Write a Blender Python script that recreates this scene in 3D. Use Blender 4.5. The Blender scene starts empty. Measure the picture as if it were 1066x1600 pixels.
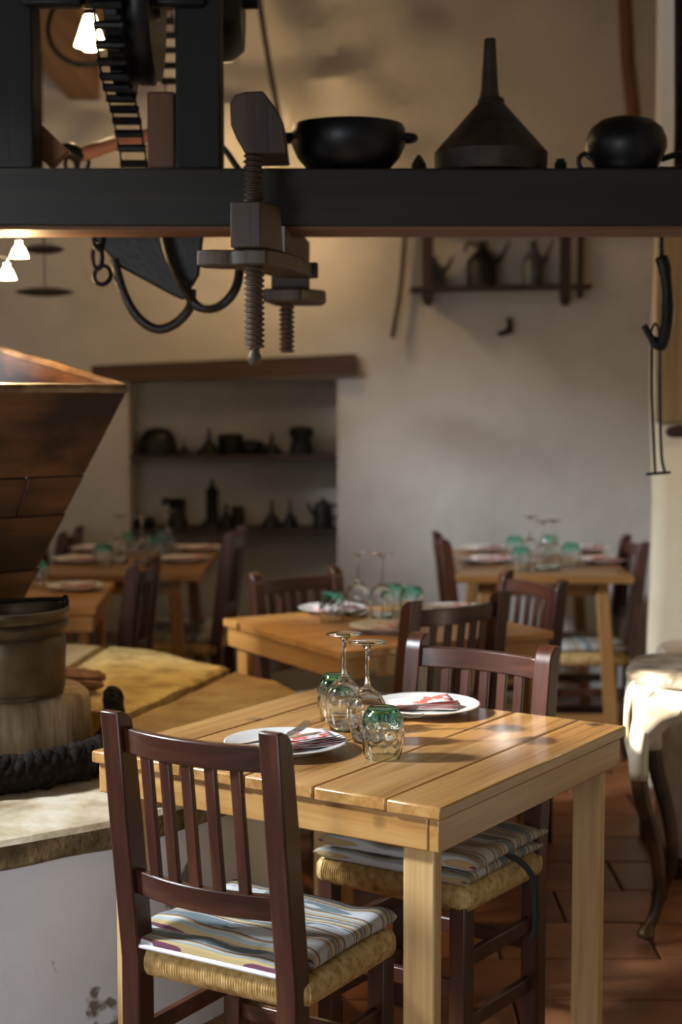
import bpy, bmesh, math, random
from mathutils import Vector, Matrix, noise
random.seed(7)
PI = math.pi
C = bpy.context.scene.collection
S = bpy.context.scene

# ------------------------------------------------------------------ camera
FPX, CAMH = 2500.0, 1.49
PITCH = math.atan(194 / FPX)
cam_d = bpy.data.cameras.new('camera')
cam = bpy.data.objects.new('camera', cam_d); C.objects.link(cam)
cam.location = (0, 0, CAMH)
cam.rotation_euler = (PI / 2 - PITCH, 0, 0)
cam_d.sensor_width = 36; cam_d.sensor_fit = 'AUTO'
cam_d.lens = FPX * 36 / 1600
cam_d.clip_start = 0.05
cam_d.dof.use_dof = True
cam_d.dof.focus_distance = 3.16
cam_d.dof.aperture_fstop = 2.6
S.camera = cam
# ------------------------------------------------------------------ world, light, exposure
w = bpy.data.worlds.new('world'); S.world = w; w.use_nodes = True
bg = w.node_tree.nodes['Background']
bg.inputs[0].default_value = (0.80, 0.88, 1.0, 1); bg.inputs[1].default_value = 0.75
S.view_settings.view_transform = 'Standard'; S.view_settings.look = 'None'
S.view_settings.gamma = 1; S.view_settings.exposure = 0.0
S.view_settings.use_curve_mapping = False

def light(name, kind, loc, energy, col, target=None, **kw):
    d = bpy.data.lights.new(name, kind); d.energy = energy; d.color = col
    for k, v in kw.items(): setattr(d, k, v)
    o = bpy.data.objects.new(name, d); C.objects.link(o); o.location = loc
    if target is not None:
        o.rotation_euler = (Vector(target) - Vector(loc)).to_track_quat('-Z', 'Y').to_euler()
    return o
# daylight through the big window opening in the left wall, a softer added fill behind the camera
light('window_daylight', 'AREA', (-4.6, 3.2, 3.7), 640, (0.84, 0.92, 1.0), (0.0, 4.4, 0.9), shape='RECTANGLE', size=0.6, size_y=0.6)
light('sunbeam', 'SPOT', (-4.6, 3.2, 3.7), 16000, (1.0, 0.93, 0.82), (0.88, 4.15, 0.62), spot_size=math.radians(2.7), spot_blend=0.5, shadow_soft_size=0.03)
light('sunbeam', 'SPOT', (-4.6, 3.2, 3.7), 2600, (1.0, 0.90, 0.76), (0.36, 3.52, 0.82), spot_size=math.radians(6.5), spot_blend=0.9, shadow_soft_size=0.05)
light('wall_lamp_light', 'POINT', (-0.33, 7.2, 2.36), 14, (1.0, 0.66, 0.30), shadow_soft_size=0.05)
light('mill_fill_light', 'SPOT', (-0.36, 4.66, 2.65), 80, (1.0, 0.70, 0.34), (-0.46, 4.45, 0.6), spot_size=math.radians(46), spot_blend=0.8, shadow_soft_size=0.06)  # unseen warm spot added above the mill to brighten its slabs
light('low_fill', 'AREA', (-1.9, -0.4, 1.0), 50, (0.88, 0.94, 1.0), (-0.5, 3.2, 0.35), shape='RECTANGLE', size=1.0, size_y=1.2)  # unseen fill added to brighten the whitewashed mill base
light('corner_warm_light', 'POINT', (-2.0, 6.4, 2.2), 4, (1.0, 0.68, 0.36), shadow_soft_size=0.08)  # warm point light in the left rear corner, out of view
light('right_fill_light', 'POINT', (1.75, 5.0, 1.7), 7, (1.0, 0.74, 0.42), shadow_soft_size=0.08)  # unseen warm light added to brighten the cream wall end

# ------------------------------------------------------------------ helpers
def W(px, py, Y):
    """world point seen at photo pixel (px, py) at distance Y"""
    c, s = math.cos(PITCH), math.sin(PITCH)
    x = (px - 533) / FPX; u = (800 - py) / FPX
    d = Vector((x, c + u * s, -s + u * c)); d *= Y / d.y
    return Vector((d.x, d.y, d.z + CAMH))
def obj(name, bm, mat, parent=None, smooth=True, bevel=0, kind=None, label=None, auto=40):
    me = bpy.data.meshes.new(name)
    bmesh.ops.recalc_face_normals(bm, faces=bm.faces[:])
    bm.to_mesh(me); bm.free()
    if mat: me.materials.append(mat)
    o = bpy.data.objects.new(name, me); C.objects.link(o)
    if parent: o.parent = parent
    if smooth:
        for p in me.polygons: p.use_smooth = True
        if auto: me.set_sharp_from_angle(angle=math.radians(auto))
    if bevel:
        b = o.modifiers.new('bevel', 'BEVEL'); b.width = bevel; b.segments = 2; b.limit_method = 'ANGLE'; b.angle_limit = math.radians(40)
    if kind: o['kind'] = kind
    if label: o['label'] = label
    return o
def tag(o, label, cat, group=None):
    o['label'] = label; o['category'] = cat
    if group: o['group'] = group
    return o
def thing(name, label, cat, loc=(0, 0, 0), rz=0, group=None):
    o = bpy.data.objects.new(name, None); C.objects.link(o)
    o.empty_display_size = 0.1
    o.location = loc; o.rotation_euler = (0, 0, rz)
    return tag(o, label, cat, group)
def kids(o): return [c for c in bpy.data.objects if c.parent == o]
def dup(root, loc, rz=0, label=None, group=None, scale=None, cat=None):
    def cp(o, par):
        n = o.copy(); C.objects.link(n)
        if par is not None: n.parent = par
        for ch in CH.get(o, []): cp(ch, n)
        return n
    CH = {}
    for c in bpy.data.objects:
        if c.parent: CH.setdefault(c.parent, []).append(c)
    r = cp(root, None); r.location = loc; r.rotation_euler = (0, 0, rz)
    if label: r['label'] = label
    if group: r['group'] = group
    if cat: r['category'] = cat
    if scale: r.scale = (scale,) * 3
    return r
def nb(): return bmesh.new()
def box(bm, c, s, rot=None):
    m = Matrix.Translation(Vector(c))
    if rot is not None: m = m @ rot
    m = m @ Matrix.Diagonal((s[0], s[1], s[2], 1))
    bmesh.ops.create_cube(bm, size=1, matrix=m); return bm
def hexa(bm, lo, hi):
    """box between two quads of points"""
    a = [bm.verts.new(p) for p in lo]; b = [bm.verts.new(p) for p in hi]
    bm.faces.new(a[::-1]); bm.faces.new(b)
    n = len(a)
    for i in range(n): bm.faces.new((a[i], a[(i + 1) % n], b[(i + 1) % n], b[i]))
    return bm
def prism(bm, poly, a, b, axis='x'):
    f = {'x': lambda p, t: (t, p[0], p[1]), 'y': lambda p, t: (p[0], t, p[1]), 'z': lambda p, t: (p[0], p[1], t)}[axis]
    return hexa(bm, [f(p, a) for p in poly], [f(p, b) for p in poly])
def lathe(bm, prof, n=32, m=None, close=False):
    rings = []
    for r, z in prof:
        if r < 1e-6: rings.append([bm.verts.new((0, 0, z))])
        else: rings.append([bm.verts.new((r * math.cos(2 * PI * i / n), r * math.sin(2 * PI * i / n), z)) for i in range(n)])
    prs = list(zip(rings, rings[1:]))
    if close: prs.append((rings[-1], rings[0]))
    for A, B in prs:
        for i in range(n):
            j = (i + 1) % n
            if len(A) == 1 and len(B) == 1: continue
            if len(A) == 1: bm.faces.new((A[0], B[i], B[j]))
            elif len(B) == 1: bm.faces.new((A[i], B[0], A[j]))
            else: bm.faces.new((A[i], B[i], B[j], A[j]))
    if m is not None: bmesh.ops.transform(bm, matrix=m, verts=[v for r in rings for v in r])
    return bm
def tube(bm, pts, r, n=8, flat=1.0, closed=False, up=Vector((0, 0, 1))):
    pts = [Vector(p) for p in pts]; k = len(pts)
    R = r if isinstance(r, (list, tuple)) else [r] * k
    rings = []; prev = None
    for i, p in enumerate(pts):
        if closed: t = pts[(i + 1) % k] - pts[i - 1]
        else: t = pts[min(i + 1, k - 1)] - pts[max(i - 1, 0)]
        t.normalize()
        if prev is None:
            a = up if abs(t.dot(up)) < 0.95 else Vector((1, 0, 0))
            x = (a - t * a.dot(t)).normalized()
        else: x = (prev - t * prev.dot(t)).normalized()
        prev = x; y = t.cross(x)
        rings.append([bm.verts.new(p + x * (R[i] * math.cos(2 * PI * j / n)) + y * (R[i] * flat * math.sin(2 * PI * j / n))) for j in range(n)])
    for i in range(k if closed else k - 1):
        A, B = rings[i], rings[(i + 1) % k]
        for j in range(n): bm.faces.new((A[j], A[(j + 1) % n], B[(j + 1) % n], B[j]))
    if not closed: bm.faces.new(rings[0][::-1]); bm.faces.new(rings[-1])
    return bm
def spline(pts, n=8):
    pts = [Vector(p) for p in pts]; out = []
    P = [pts[0] * 2 - pts[1]] + pts + [pts[-1] * 2 - pts[-2]]
    for i in range(1, len(P) - 2):
        for k in range(n):
            t = k / n; a, b, c, d = P[i - 1], P[i], P[i + 1], P[i + 2]
            out.append(0.5 * ((2 * b) + (c - a) * t + (2 * a - 5 * b + 4 * c - d) * t * t + (3 * b - a - 3 * c + d) * t ** 3))
    return out + [pts[-1]]
RX = lambda a: Matrix.Rotation(a, 4, 'X')
RY = lambda a: Matrix.Rotation(a, 4, 'Y')
RZ = lambda a: Matrix.Rotation(a, 4, 'Z')
T = lambda x, y, z: Matrix.Translation((x, y, z))

# ------------------------------------------------------------------ materials
def newmat(name):
    m = bpy.data.materials.new(name); m.use_nodes = True
    nt = m.node_tree; return m, nt, nt.nodes['Principled BSDF']
def N(nt, t, **kw):
    n = nt.nodes.new(t)
    for k, v in kw.items():
        if k.startswith('i_'): n.inputs[k[2:]].default_value = v
        else: setattr(n, k, v)
    return n
def ramp(nt, stops, interp='LINEAR'):
    r = nt.nodes.new('ShaderNodeValToRGB'); r.color_ramp.interpolation = interp
    e = r.color_ramp.elements
    e[0].position, e[0].color = stops[0][0], (*stops[0][1], 1)
    e[1].position, e[1].color = stops[-1][0], (*stops[-1][1], 1)
    for p, c in stops[1:-1]:
        x = e.new(p); x.color = (*c, 1)
    return r
def coords(nt, scale=(1, 1, 1), rnd=True):
    tc = N(nt, 'ShaderNodeTexCoord'); mp = N(nt, 'ShaderNodeMapping')
    mp.inputs['Scale'].default_value = scale
    if rnd:
        oi = N(nt, 'ShaderNodeObjectInfo'); mu = N(nt, 'ShaderNodeMath', operation='MULTIPLY'); mu.inputs[1].default_value = 37.0
        nt.links.new(oi.outputs['Random'], mu.inputs[0])
        va = N(nt, 'ShaderNodeVectorMath', operation='ADD')
        nt.links.new(tc.outputs['Object'], va.inputs[0]); nt.links.new(mu.outputs[0], va.inputs[1])
        nt.links.new(va.outputs[0], mp.inputs['Vector'])
    else: nt.links.new(tc.outputs['Object'], mp.inputs['Vector'])
    return mp
def bump(nt, b, src, strength, dist=0.01):
    n = N(nt, 'ShaderNodeBump'); n.inputs['Strength'].default_value = strength; n.inputs['Distance'].default_value = dist
    nt.links.new(src, n.inputs['Height']); nt.links.new(n.outputs[0], b.inputs['Normal'])
def wood(name, cols, axis='x', rough=0.35, sc=9.0, bmp=0.15, coat=0.0, knots=False):
    m, nt, b = newmat(name); L = nt.links
    s = [sc * 2.2] * 3; s['xyz'.index(axis)] = sc * 0.12
    mp = coords(nt, s)
    n1 = N(nt, 'ShaderNodeTexNoise'); n1.inputs['Scale'].default_value = 1.0; n1.inputs['Detail'].default_value = 6; n1.inputs['Distortion'].default_value = 0.8
    L.new(mp.outputs[0], n1.inputs['Vector'])
    s2 = [sc * 14] * 3; s2['xyz'.index(axis)] = sc * 0.5
    mp2 = coords(nt, s2); n2 = N(nt, 'ShaderNodeTexNoise'); n2.inputs['Scale'].default_value = 1.0; n2.inputs['Detail'].default_value = 3
    L.new(mp2.outputs[0], n2.inputs['Vector'])
    mx = N(nt, 'ShaderNodeMath', operation='MULTIPLY_ADD'); mx.inputs[1].default_value = 0.35; 
    L.new(n2.outputs['Fac'], mx.inputs[0]); L.new(n1.outputs['Fac'], mx.inputs[2])
    r = ramp(nt, [(0.42, cols[0]), (0.66, cols[1]), (0.88, cols[2])]); L.new(mx.outputs[0], r.inputs[0])
    col = r.outputs[0]
    if knots:
        mp3 = coords(nt, (5, 5, 5)); v = N(nt, 'ShaderNodeTexVoronoi'); v.inputs['Scale'].default_value = 1.0
        L.new(mp3.outputs[0], v.inputs['Vector'])
        kr = ramp(nt, [(0.05, (1, 1, 1)), (0.13, (0, 0, 0))]); L.new(v.outputs['Distance'], kr.inputs[0])
        mm = N(nt, 'ShaderNodeMix', data_type='RGBA'); mm.inputs[7].default_value = (*[c * 0.35 for c in cols[0]], 1)
        L.new(kr.outputs[0], mm.inputs[0]); L.new(col, mm.inputs[6]); col = mm.outputs[2]
    L.new(col, b.inputs['Base Color']); b.inputs['Roughness'].default_value = rough
    b.inputs['Coat Weight'].default_value = coat; b.inputs['Coat Roughness'].default_value = 0.15
    if bmp: bump(nt, b, n2.outputs['Fac'], bmp, 0.002)
    return m
def noisy(name, cols, scale=6.0, rough=0.6, metal=0.0, bmp=0.2, bscale=None, dist=0.004, spec=0.5, detail=6, rnd=True, cs=(1, 1, 1)):
    m, nt, b = newmat(name); L = nt.links
    mp = coords(nt, cs, rnd)
    n1 = N(nt, 'ShaderNodeTexNoise'); n1.inputs['Scale'].default_value = scale; n1.inputs['Detail'].default_value = detail
    L.new(mp.outputs[0], n1.inputs['Vector'])
    k = len(cols) - 1
    r = ramp(nt, [(0.32 + 0.36 * i / k, c) for i, c in enumerate(cols)]); L.new(n1.outputs['Fac'], r.inputs[0])
    L.new(r.outputs[0], b.inputs['Base Color'])
    b.inputs['Roughness'].default_value = rough; b.inputs['Metallic'].default_value = metal; b.inputs['Specular IOR Level'].default_value = spec
    if bmp:
        n2 = N(nt, 'ShaderNodeTexNoise'); n2.inputs['Scale'].default_value = bscale or scale * 5; n2.inputs['Detail'].default_value = 5
        L.new(mp.outputs[0], n2.inputs['Vector']); bump(nt, b, n2.outputs['Fac'], bmp, dist)
    return m
def emis(name, col, st):
    m, nt, b = newmat(name); b.inputs['Emission Color'].default_value = (*col, 1); b.inputs['Emission Strength'].default_value = st
    b.inputs['Base Color'].default_value = (*col, 1); return m

M = {}
PINE = [(0.27, 0.115, 0.03), (0.47, 0.235, 0.07), (0.60, 0.34, 0.12)]
PINE2 = [(0.40, 0.17, 0.04), (0.52, 0.25, 0.065), (0.60, 0.31, 0.10)]  # pine tinted orange, warm lamplight put into the colour
PALE = [(0.44, 0.25, 0.09), (0.58, 0.36, 0.145), (0.64, 0.43, 0.20)]
M['pine_x'] = wood('varnished_pine', PINE, 'x', 0.26, bmp=0.12, coat=0.4, knots=True)
M['pine_y'] = wood('varnished_pine_cross', PINE, 'y', 0.30, bmp=0.12, coat=0.25, knots=True)
M['pine_z'] = wood('pale_pine_leg', PALE, 'z', 0.45, bmp=0.12)
PINE3 = [(0.20, 0.09, 0.028), (0.30, 0.145, 0.045), (0.38, 0.20, 0.075)]  # brown pine with the far tables' dim light put into its colour
M['dimpine_x'] = wood('dimmed_brown_pine', PINE3, 'x', 0.35, bmp=0.1, coat=0.1)
M['dimpine_z'] = wood('dimmed_brown_pine_leg', PINE3, 'z', 0.45, bmp=0.1)
M['warmlit_x'] = wood('warmlit_pine', PINE2, 'x', 0.3, bmp=0.1, coat=0.2, knots=True)
M['warmlit_y'] = wood('warmlit_pine_cross', PINE2, 'y', 0.35, bmp=0.1)
M['warmlit_z'] = wood('warmlit_pine_leg', PINE2, 'z', 0.4, bmp=0.1)
MAH = [(0.030, 0.0095, 0.0055), (0.055, 0.0175, 0.010), (0.090, 0.031, 0.016)]
M['mah_z'] = wood('mahogany_stain', MAH, 'z', 0.33, sc=7, bmp=0.10)
M['mah_x'] = wood('mahogany_stain_rail', MAH, 'x', 0.30, sc=7, bmp=0.10)
M['beam'] = wood('smoked_timber', [(0.007, 0.006, 0.0045), (0.012, 0.0105, 0.0075), (0.019, 0.016, 0.011)], 'x', 0.7, sc=5, bmp=0.3)
M['beam_z'] = wood('smoked_timber_post', [(0.006, 0.0055, 0.0045), (0.010, 0.009, 0.0075), (0.015, 0.013, 0.011)], 'z', 0.75, sc=5, bmp=0.3)
M['brown_z'] = wood('brown_timber', [(0.06, 0.022, 0.008), (0.11, 0.042, 0.015), (0.15, 0.06, 0.022)], 'z', 0.6, sc=5)
M['brown_y'] = wood('brown_joist', [(0.08, 0.04, 0.02), (0.14, 0.075, 0.035), (0.19, 0.10, 0.05)], 'y', 0.7, sc=5)
M['lintel'] = wood('brown_lintel', [(0.028, 0.013, 0.007), (0.062, 0.030, 0.015), (0.09, 0.047, 0.024)], 'x', 0.7, sc=5, bmp=0.4)
M['lamplit_board'] = wood('lamplit_board', [(0.09, 0.032, 0.012), (0.15, 0.055, 0.02), (0.20, 0.08, 0.03)], 'x', 0.6, sc=5)  # reddish tone stands for lamp glow on the beam's underside
M['press'] = wood('press_wood', [(0.024, 0.013, 0.008), (0.050, 0.029, 0.017), (0.085, 0.052, 0.032)], 'z', 0.5, sc=8, bmp=0.4)
M['rim'] = noisy('worn_rim', [(0.07, 0.035, 0.016), (0.18, 0.10, 0.048), (0.28, 0.18, 0.10)], 14, 0.3, bmp=0.3)
M['shelf'] = wood('dark_shelf', [(0.012, 0.006, 0.005), (0.024, 0.011, 0.008), (0.035, 0.017, 0.012)], 'x', 0.6)
M['iron'] = noisy('black_iron', [(0.006, 0.006, 0.007), (0.014, 0.013, 0.013), (0.022, 0.018, 0.016)], 30, 0.45, 0.6, 0.3)
M['castiron'] = noisy('cast_iron', [(0.004, 0.004, 0.005), (0.010, 0.010, 0.012)], 20, 0.42, 0.3, 0.15)
M['rust'] = noisy('rusted_tin', [(0.020, 0.014, 0.010), (0.040, 0.026, 0.018), (0.060, 0.040, 0.027)], 18, 0.6, 0.3, 0.3)
M['tin'] = noisy('grey_tin', [(0.03, 0.035, 0.045), (0.06, 0.07, 0.085), (0.10, 0.11, 0.12)], 14, 0.4, 0.5, 0.2)
M['steel'] = noisy('steel', [(0.65, 0.65, 0.66), (0.8, 0.8, 0.8)], 8, 0.32, 1.0, 0)
M['leather'] = noisy('black_leather', [(0.006, 0.005, 0.0045), (0.013, 0.010, 0.008), (0.022, 0.016, 0.012)], 16, 0.45, 0, 0.25)
M['rope'] = noisy('tarred_rope', [(0.004, 0.003, 0.002), (0.010, 0.007, 0.005), (0.026, 0.015, 0.009)], 60, 0.8, 0, 0.8, dist=0.006, spec=0.12)
M['copper'] = noisy('tarnished_copper', [(0.036, 0.027, 0.014), (0.085, 0.060, 0.030), (0.14, 0.10, 0.052)], 7, 0.42, 0.65, 0.12)
M['bark'] = noisy('old_root', [(0.08, 0.03, 0.012), (0.20, 0.085, 0.035), (0.30, 0.15, 0.07)], 12, 0.7, 0, 0.6)
M['drum'] = noisy('weathered_stone', [(0.12, 0.08, 0.042), (0.25, 0.175, 0.10), (0.36, 0.28, 0.18)], 14, 0.85, 0, 0.9, 34, 0.016, cs=(1, 1, 0.22))
M['edge'] = noisy('dirty_shaded_edge', [(0.05, 0.036, 0.016), (0.15, 0.11, 0.05), (0.30, 0.23, 0.12)], 14, 0.9, 0, 1.0, 45, 0.015)  # dirt and shade on the lip's edge, both put into one darker brown
M['slab'] = noisy('yellow_stone', [(0.32, 0.21, 0.065), (0.54, 0.385, 0.135), (0.64, 0.49, 0.20)], 11, 0.8, 0, 0.9, 40, 0.016, detail=9)
M['slab2'] = noisy('brown_stone', [(0.26, 0.16, 0.06), (0.38, 0.26, 0.11), (0.45, 0.33, 0.16)], 6, 0.8, 0, 0.7, 34, 0.012)
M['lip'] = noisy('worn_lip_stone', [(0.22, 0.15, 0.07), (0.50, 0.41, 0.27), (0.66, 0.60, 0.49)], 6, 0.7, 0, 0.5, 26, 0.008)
M['white'] = emis('lamp_glass', (1.0, 0.80, 0.45), 22)
M['halogen'] = emis('halogen_glass', (1.0, 0.74, 0.34), 38)
M['porcelain'] = noisy('porcelain', [(0.80, 0.79, 0.77), (0.84, 0.83, 0.81)], 3, 0.12, 0, 0)
M['zip'] = noisy('white_binding', [(0.75, 0.76, 0.80), (0.82, 0.83, 0.86)], 30, 0.8, 0, 0.2)
M['ribbon'] = noisy('dark_ribbon', [(0.010, 0.014, 0.014), (0.020, 0.024, 0.024)], 30, 0.7, 0, 0.2)
M['plank_o'] = wood('orange_plank', [(0.22, 0.09, 0.03), (0.34, 0.15, 0.05), (0.42, 0.20, 0.08)], 'x', 0.6)
M['knife'] = noisy('knife_steel', [(0.6, 0.6, 0.62), (0.72, 0.72, 0.72)], 8, 0.3, 1.0, 0)
M['handle'] = wood('ruddy_handle', [(0.20, 0.08, 0.06), (0.30, 0.13, 0.10), (0.36, 0.18, 0.14)], 'x', 0.5)
M['enamel'] = noisy('cream_enamel', [(0.42, 0.33, 0.20), (0.66, 0.58, 0.44), (0.72, 0.66, 0.54)], 9, 0.25, 0, 0.15)
M['stovetop'] = noisy('stained_stove_top', [(0.06, 0.045, 0.03), (0.20, 0.16, 0.11), (0.34, 0.29, 0.22)], 16, 0.35, 0.2, 0.6, 30, 0.01)
M['stoveleg'] = noisy('bronzed_leg', [(0.022, 0.011, 0.004), (0.065, 0.032, 0.009), (0.12, 0.062, 0.018)], 10, 0.4, 0.3, 0.2)
M['column'] = noisy('pale_column_stone', [(0.30, 0.25, 0.18), (0.48, 0.42, 0.33), (0.58, 0.52, 0.43)], 5, 0.8, 0, 0.4)
M['timber'] = wood('old_timber', [(0.14, 0.085, 0.04), (0.26, 0.17, 0.085), (0.36, 0.25, 0.14)], 'z', 0.85, sc=6, bmp=0.6)
# whitewash, plaster
def plaster(name, cols, big, rough=0.9, b1=0.4):
    m, nt, b = newmat(name); L = nt.links
    mp = coords(nt, (1, 1, 1), False)
    n1 = N(nt, 'ShaderNodeTexNoise'); n1.inputs['Scale'].default_value = big; n1.inputs['Detail'].default_value = 7; n1.inputs['Roughness'].default_value = 0.6
    L.new(mp.outputs[0], n1.inputs['Vector'])
    r = ramp(nt, [(0.30, cols[0]), (0.50, cols[1]), (0.70, cols[2])]); L.new(n1.outputs['Fac'], r.inputs[0])
    L.new(r.outputs[0], b.inputs['Base Color']); b.inputs['Roughness'].default_value = rough; b.inputs['Specular IOR Level'].default_value = 0.2
    n2 = N(nt, 'ShaderNodeTexNoise'); n2.inputs['Scale'].default_value = 9; n2.inputs['Detail'].default_value = 8
    L.new(mp.outputs[0], n2.inputs['Vector']); bump(nt, b, n2.outputs['Fac'], b1, 0.02)
    return m
M['plaster'] = plaster('limewash_plaster', [(0.37, 0.345, 0.32), (0.455, 0.43, 0.405), (0.51, 0.485, 0.46)], 1.6)
M['plaster_r'] = plaster('cream_plaster', [(0.58, 0.50, 0.34), (0.70, 0.62, 0.45), (0.74, 0.67, 0.50)], 2.0)
M['whitewash'] = plaster('whitewashed_base', [(0.66, 0.67, 0.70), (0.74, 0.75, 0.78), (0.78, 0.79, 0.81)], 3.0, 0.8, 0.25)
M['ceiling'] = wood('ceiling_boards', [(0.10, 0.055, 0.028), (0.16, 0.095, 0.05), (0.20, 0.12, 0.065)], 'y', 0.8, sc=4)
M['tile'] = noisy('terracotta', [(0.13, 0.045, 0.018), (0.24, 0.09, 0.035), (0.31, 0.13, 0.055)], 5, 0.42, 0, 0.25, 30, 0.004)
M['grout'] = noisy('grout', [(0.05, 0.03, 0.02), (0.08, 0.05, 0.035)], 20, 0.9, 0, 0.3)
# hopper boards: stained wood with dark burnt patches
m = wood('hopper_board', [(0.030, 0.012, 0.006), (0.10, 0.036, 0.011), (0.17, 0.066, 0.020)], 'x', 0.5, sc=3, bmp=0.4); M['hopper'] = m; nt = m.node_tree; L = nt.links; b = nt.nodes['Principled BSDF']
src = b.inputs['Base Color'].links[0].from_socket; mp = coords(nt, (4, 4, 7)); n1 = N(nt, 'ShaderNodeTexNoise'); n1.inputs['Scale'].default_value = 1.0; n1.inputs['Detail'].default_value = 4; L.new(mp.outputs[0], n1.inputs['Vector'])
r = ramp(nt, [(0.42, (0.14, 0.12, 0.11)), (0.60, (1, 1, 1))]); L.new(n1.outputs['Fac'], r.inputs[0])
mx = N(nt, 'ShaderNodeMix', data_type='RGBA', blend_type='MULTIPLY'); mx.inputs[0].default_value = 1.0; L.new(src, mx.inputs[6]); L.new(r.outputs[0], mx.inputs[7]); L.new(mx.outputs[2], b.inputs['Base Color'])
# whitewash: flaked off near the floor and here and there
m = M['whitewash']; nt = m.node_tree; L = nt.links; b = nt.nodes['Principled BSDF']
src = b.inputs['Base Color'].links[0].from_socket; tc = N(nt, 'ShaderNodeTexCoord'); sx = N(nt, 'ShaderNodeSeparateXYZ'); L.new(tc.outputs['Object'], sx.inputs[0])
n1 = N(nt, 'ShaderNodeTexNoise'); n1.inputs['Scale'].default_value = 4.5; n1.inputs['Detail'].default_value = 8; L.new(tc.outputs['Object'], n1.inputs['Vector'])
ma = N(nt, 'ShaderNodeMath', operation='MULTIPLY_ADD'); ma.inputs[1].default_value = -0.55; L.new(sx.outputs['Z'], ma.inputs[0]); L.new(n1.outputs['Fac'], ma.inputs[2])
r = ramp(nt, [(0.505, (0, 0, 0)), (0.525, (1, 1, 1))]); L.new(ma.outputs[0], r.inputs[0])
mx = N(nt, 'ShaderNodeMix', data_type='RGBA'); mx.inputs[7].default_value = (0.20, 0.16, 0.12, 1); L.new(r.outputs[0], mx.inputs[0]); L.new(src, mx.inputs[6]); L.new(mx.outputs[2], b.inputs['Base Color'])
# rush
m, nt, b = newmat('rush'); L = nt.links
mp = coords(nt, (60, 60, 60)); n1 = N(nt, 'ShaderNodeTexNoise'); n1.inputs['Scale'].default_value = 1; n1.inputs['Detail'].default_value = 4
L.new(mp.outputs[0], n1.inputs['Vector']); r = ramp(nt, [(0.3, (0.36, 0.21, 0.06)), (0.5, (0.60, 0.40, 0.15)), (0.7, (0.74, 0.55, 0.26))])
L.new(n1.outputs['Fac'], r.inputs[0]); L.new(r.outputs[0], b.inputs['Base Color']); b.inputs['Roughness'].default_value = 0.5
M['rush'] = m
# striped ikat fabric; stripes run along local x
m, nt, b = newmat('ikat_stripe'); L = nt.links
tc = N(nt, 'ShaderNodeTexCoord'); sx = N(nt, 'ShaderNodeSeparateXYZ'); L.new(tc.outputs['Object'], sx.inputs[0])
na = N(nt, 'ShaderNodeTexNoise'); na.inputs['Scale'].default_value = 5; L.new(tc.outputs['Object'], na.inputs['Vector'])
wob = N(nt, 'ShaderNodeMath', operation='MULTIPLY_ADD'); wob.inputs[1].default_value = 0.010; L.new(na.outputs['Fac'], wob.inputs[0]); L.new(sx.outputs['Y'], wob.inputs[2])
per = N(nt, 'ShaderNodeMath', operation='MULTIPLY'); per.inputs[1].default_value = 1 / 0.095; L.new(wob.outputs[0], per.inputs[0])
fr = N(nt, 'ShaderNodeMath', operation='FRACT'); L.new(per.outputs[0], fr.inputs[0])
WH, GB, MU, BU, LG = (0.52, 0.53, 0.53), (0.17, 0.22, 0.235), (0.44, 0.32, 0.14), (0.13, 0.035, 0.06), (0.34, 0.38, 0.37)
r1 = ramp(nt, [(0, GB), (0.30, WH), (0.34, BU), (0.37, MU), (0.43, WH), (0.47, MU), (0.52, GB), (0.60, WH), (0.64, BU), (0.67, MU), (0.73, LG), (0.80, WH), (0.84, MU), (0.89, BU), (0.92, GB)], 'CONSTANT')
L.new(fr.outputs[0], r1.inputs[0])
mp = N(nt, 'ShaderNodeMapping'); mp.inputs['Scale'].default_value = (8, 28, 8); L.new(tc.outputs['Object'], mp.inputs[0])
nb_ = N(nt, 'ShaderNodeTexNoise'); nb_.inputs['Scale'].default_value = 1; nb_.inputs['Detail'].default_value = 3; L.new(mp.outputs[0], nb_.inputs['Vector'])
ik = ramp(nt, [(0.50, (0, 0, 0)), (0.53, (1, 1, 1))]); L.new(nb_.outputs['Fac'], ik.inputs[0])
band = ramp(nt, [(0, (1, 1, 1)), (0.30, (0, 0, 0)), (0.93, (1, 1, 1))], 'CONSTANT'); L.new(fr.outputs[0], band.inputs[0])
mu = N(nt, 'ShaderNodeMath', operation='MULTIPLY'); L.new(ik.outputs[0], mu.inputs[0]); L.new(band.outputs[0], mu.inputs[1])
mx = N(nt, 'ShaderNodeMix', data_type='RGBA'); mx.inputs[7].default_value = (*WH, 1); L.new(mu.outputs[0], mx.inputs[0]); L.new(r1.outputs[0], mx.inputs[6])
L.new(mx.outputs[2], b.inputs['Base Color']); b.inputs['Roughness'].default_value = 0.85
wv = N(nt, 'ShaderNodeTexNoise'); wv.inputs['Scale'].default_value = 380; L.new(tc.outputs['Object'], wv.inputs['Vector']); bump(nt, b, wv.outputs['Fac'], 0.25, 0.001)
M['fabric'] = m
# napkin print
m, nt, b = newmat('napkin_paper'); L = nt.links
mp = coords(nt, (26, 26, 4)); n1 = N(nt, 'ShaderNodeTexNoise'); n1.inputs['Scale'].default_value = 1; n1.inputs['Detail'].default_value = 2
L.new(mp.outputs[0], n1.inputs['Vector']); r = ramp(nt, [(0.56, (0.74, 0.70, 0.70)), (0.60, (0.70, 0.13, 0.10))]); L.new(n1.outputs['Fac'], r.inputs[0])
L.new(r.outputs[0], b.inputs['Base Color']); b.inputs['Roughness'].default_value = 0.8
M['napkin'] = m
M['napkin_red'] = noisy('napkin_red_edge', [(0.66, 0.22, 0.22), (0.74, 0.38, 0.38)], 60, 0.8, 0, 0)
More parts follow.
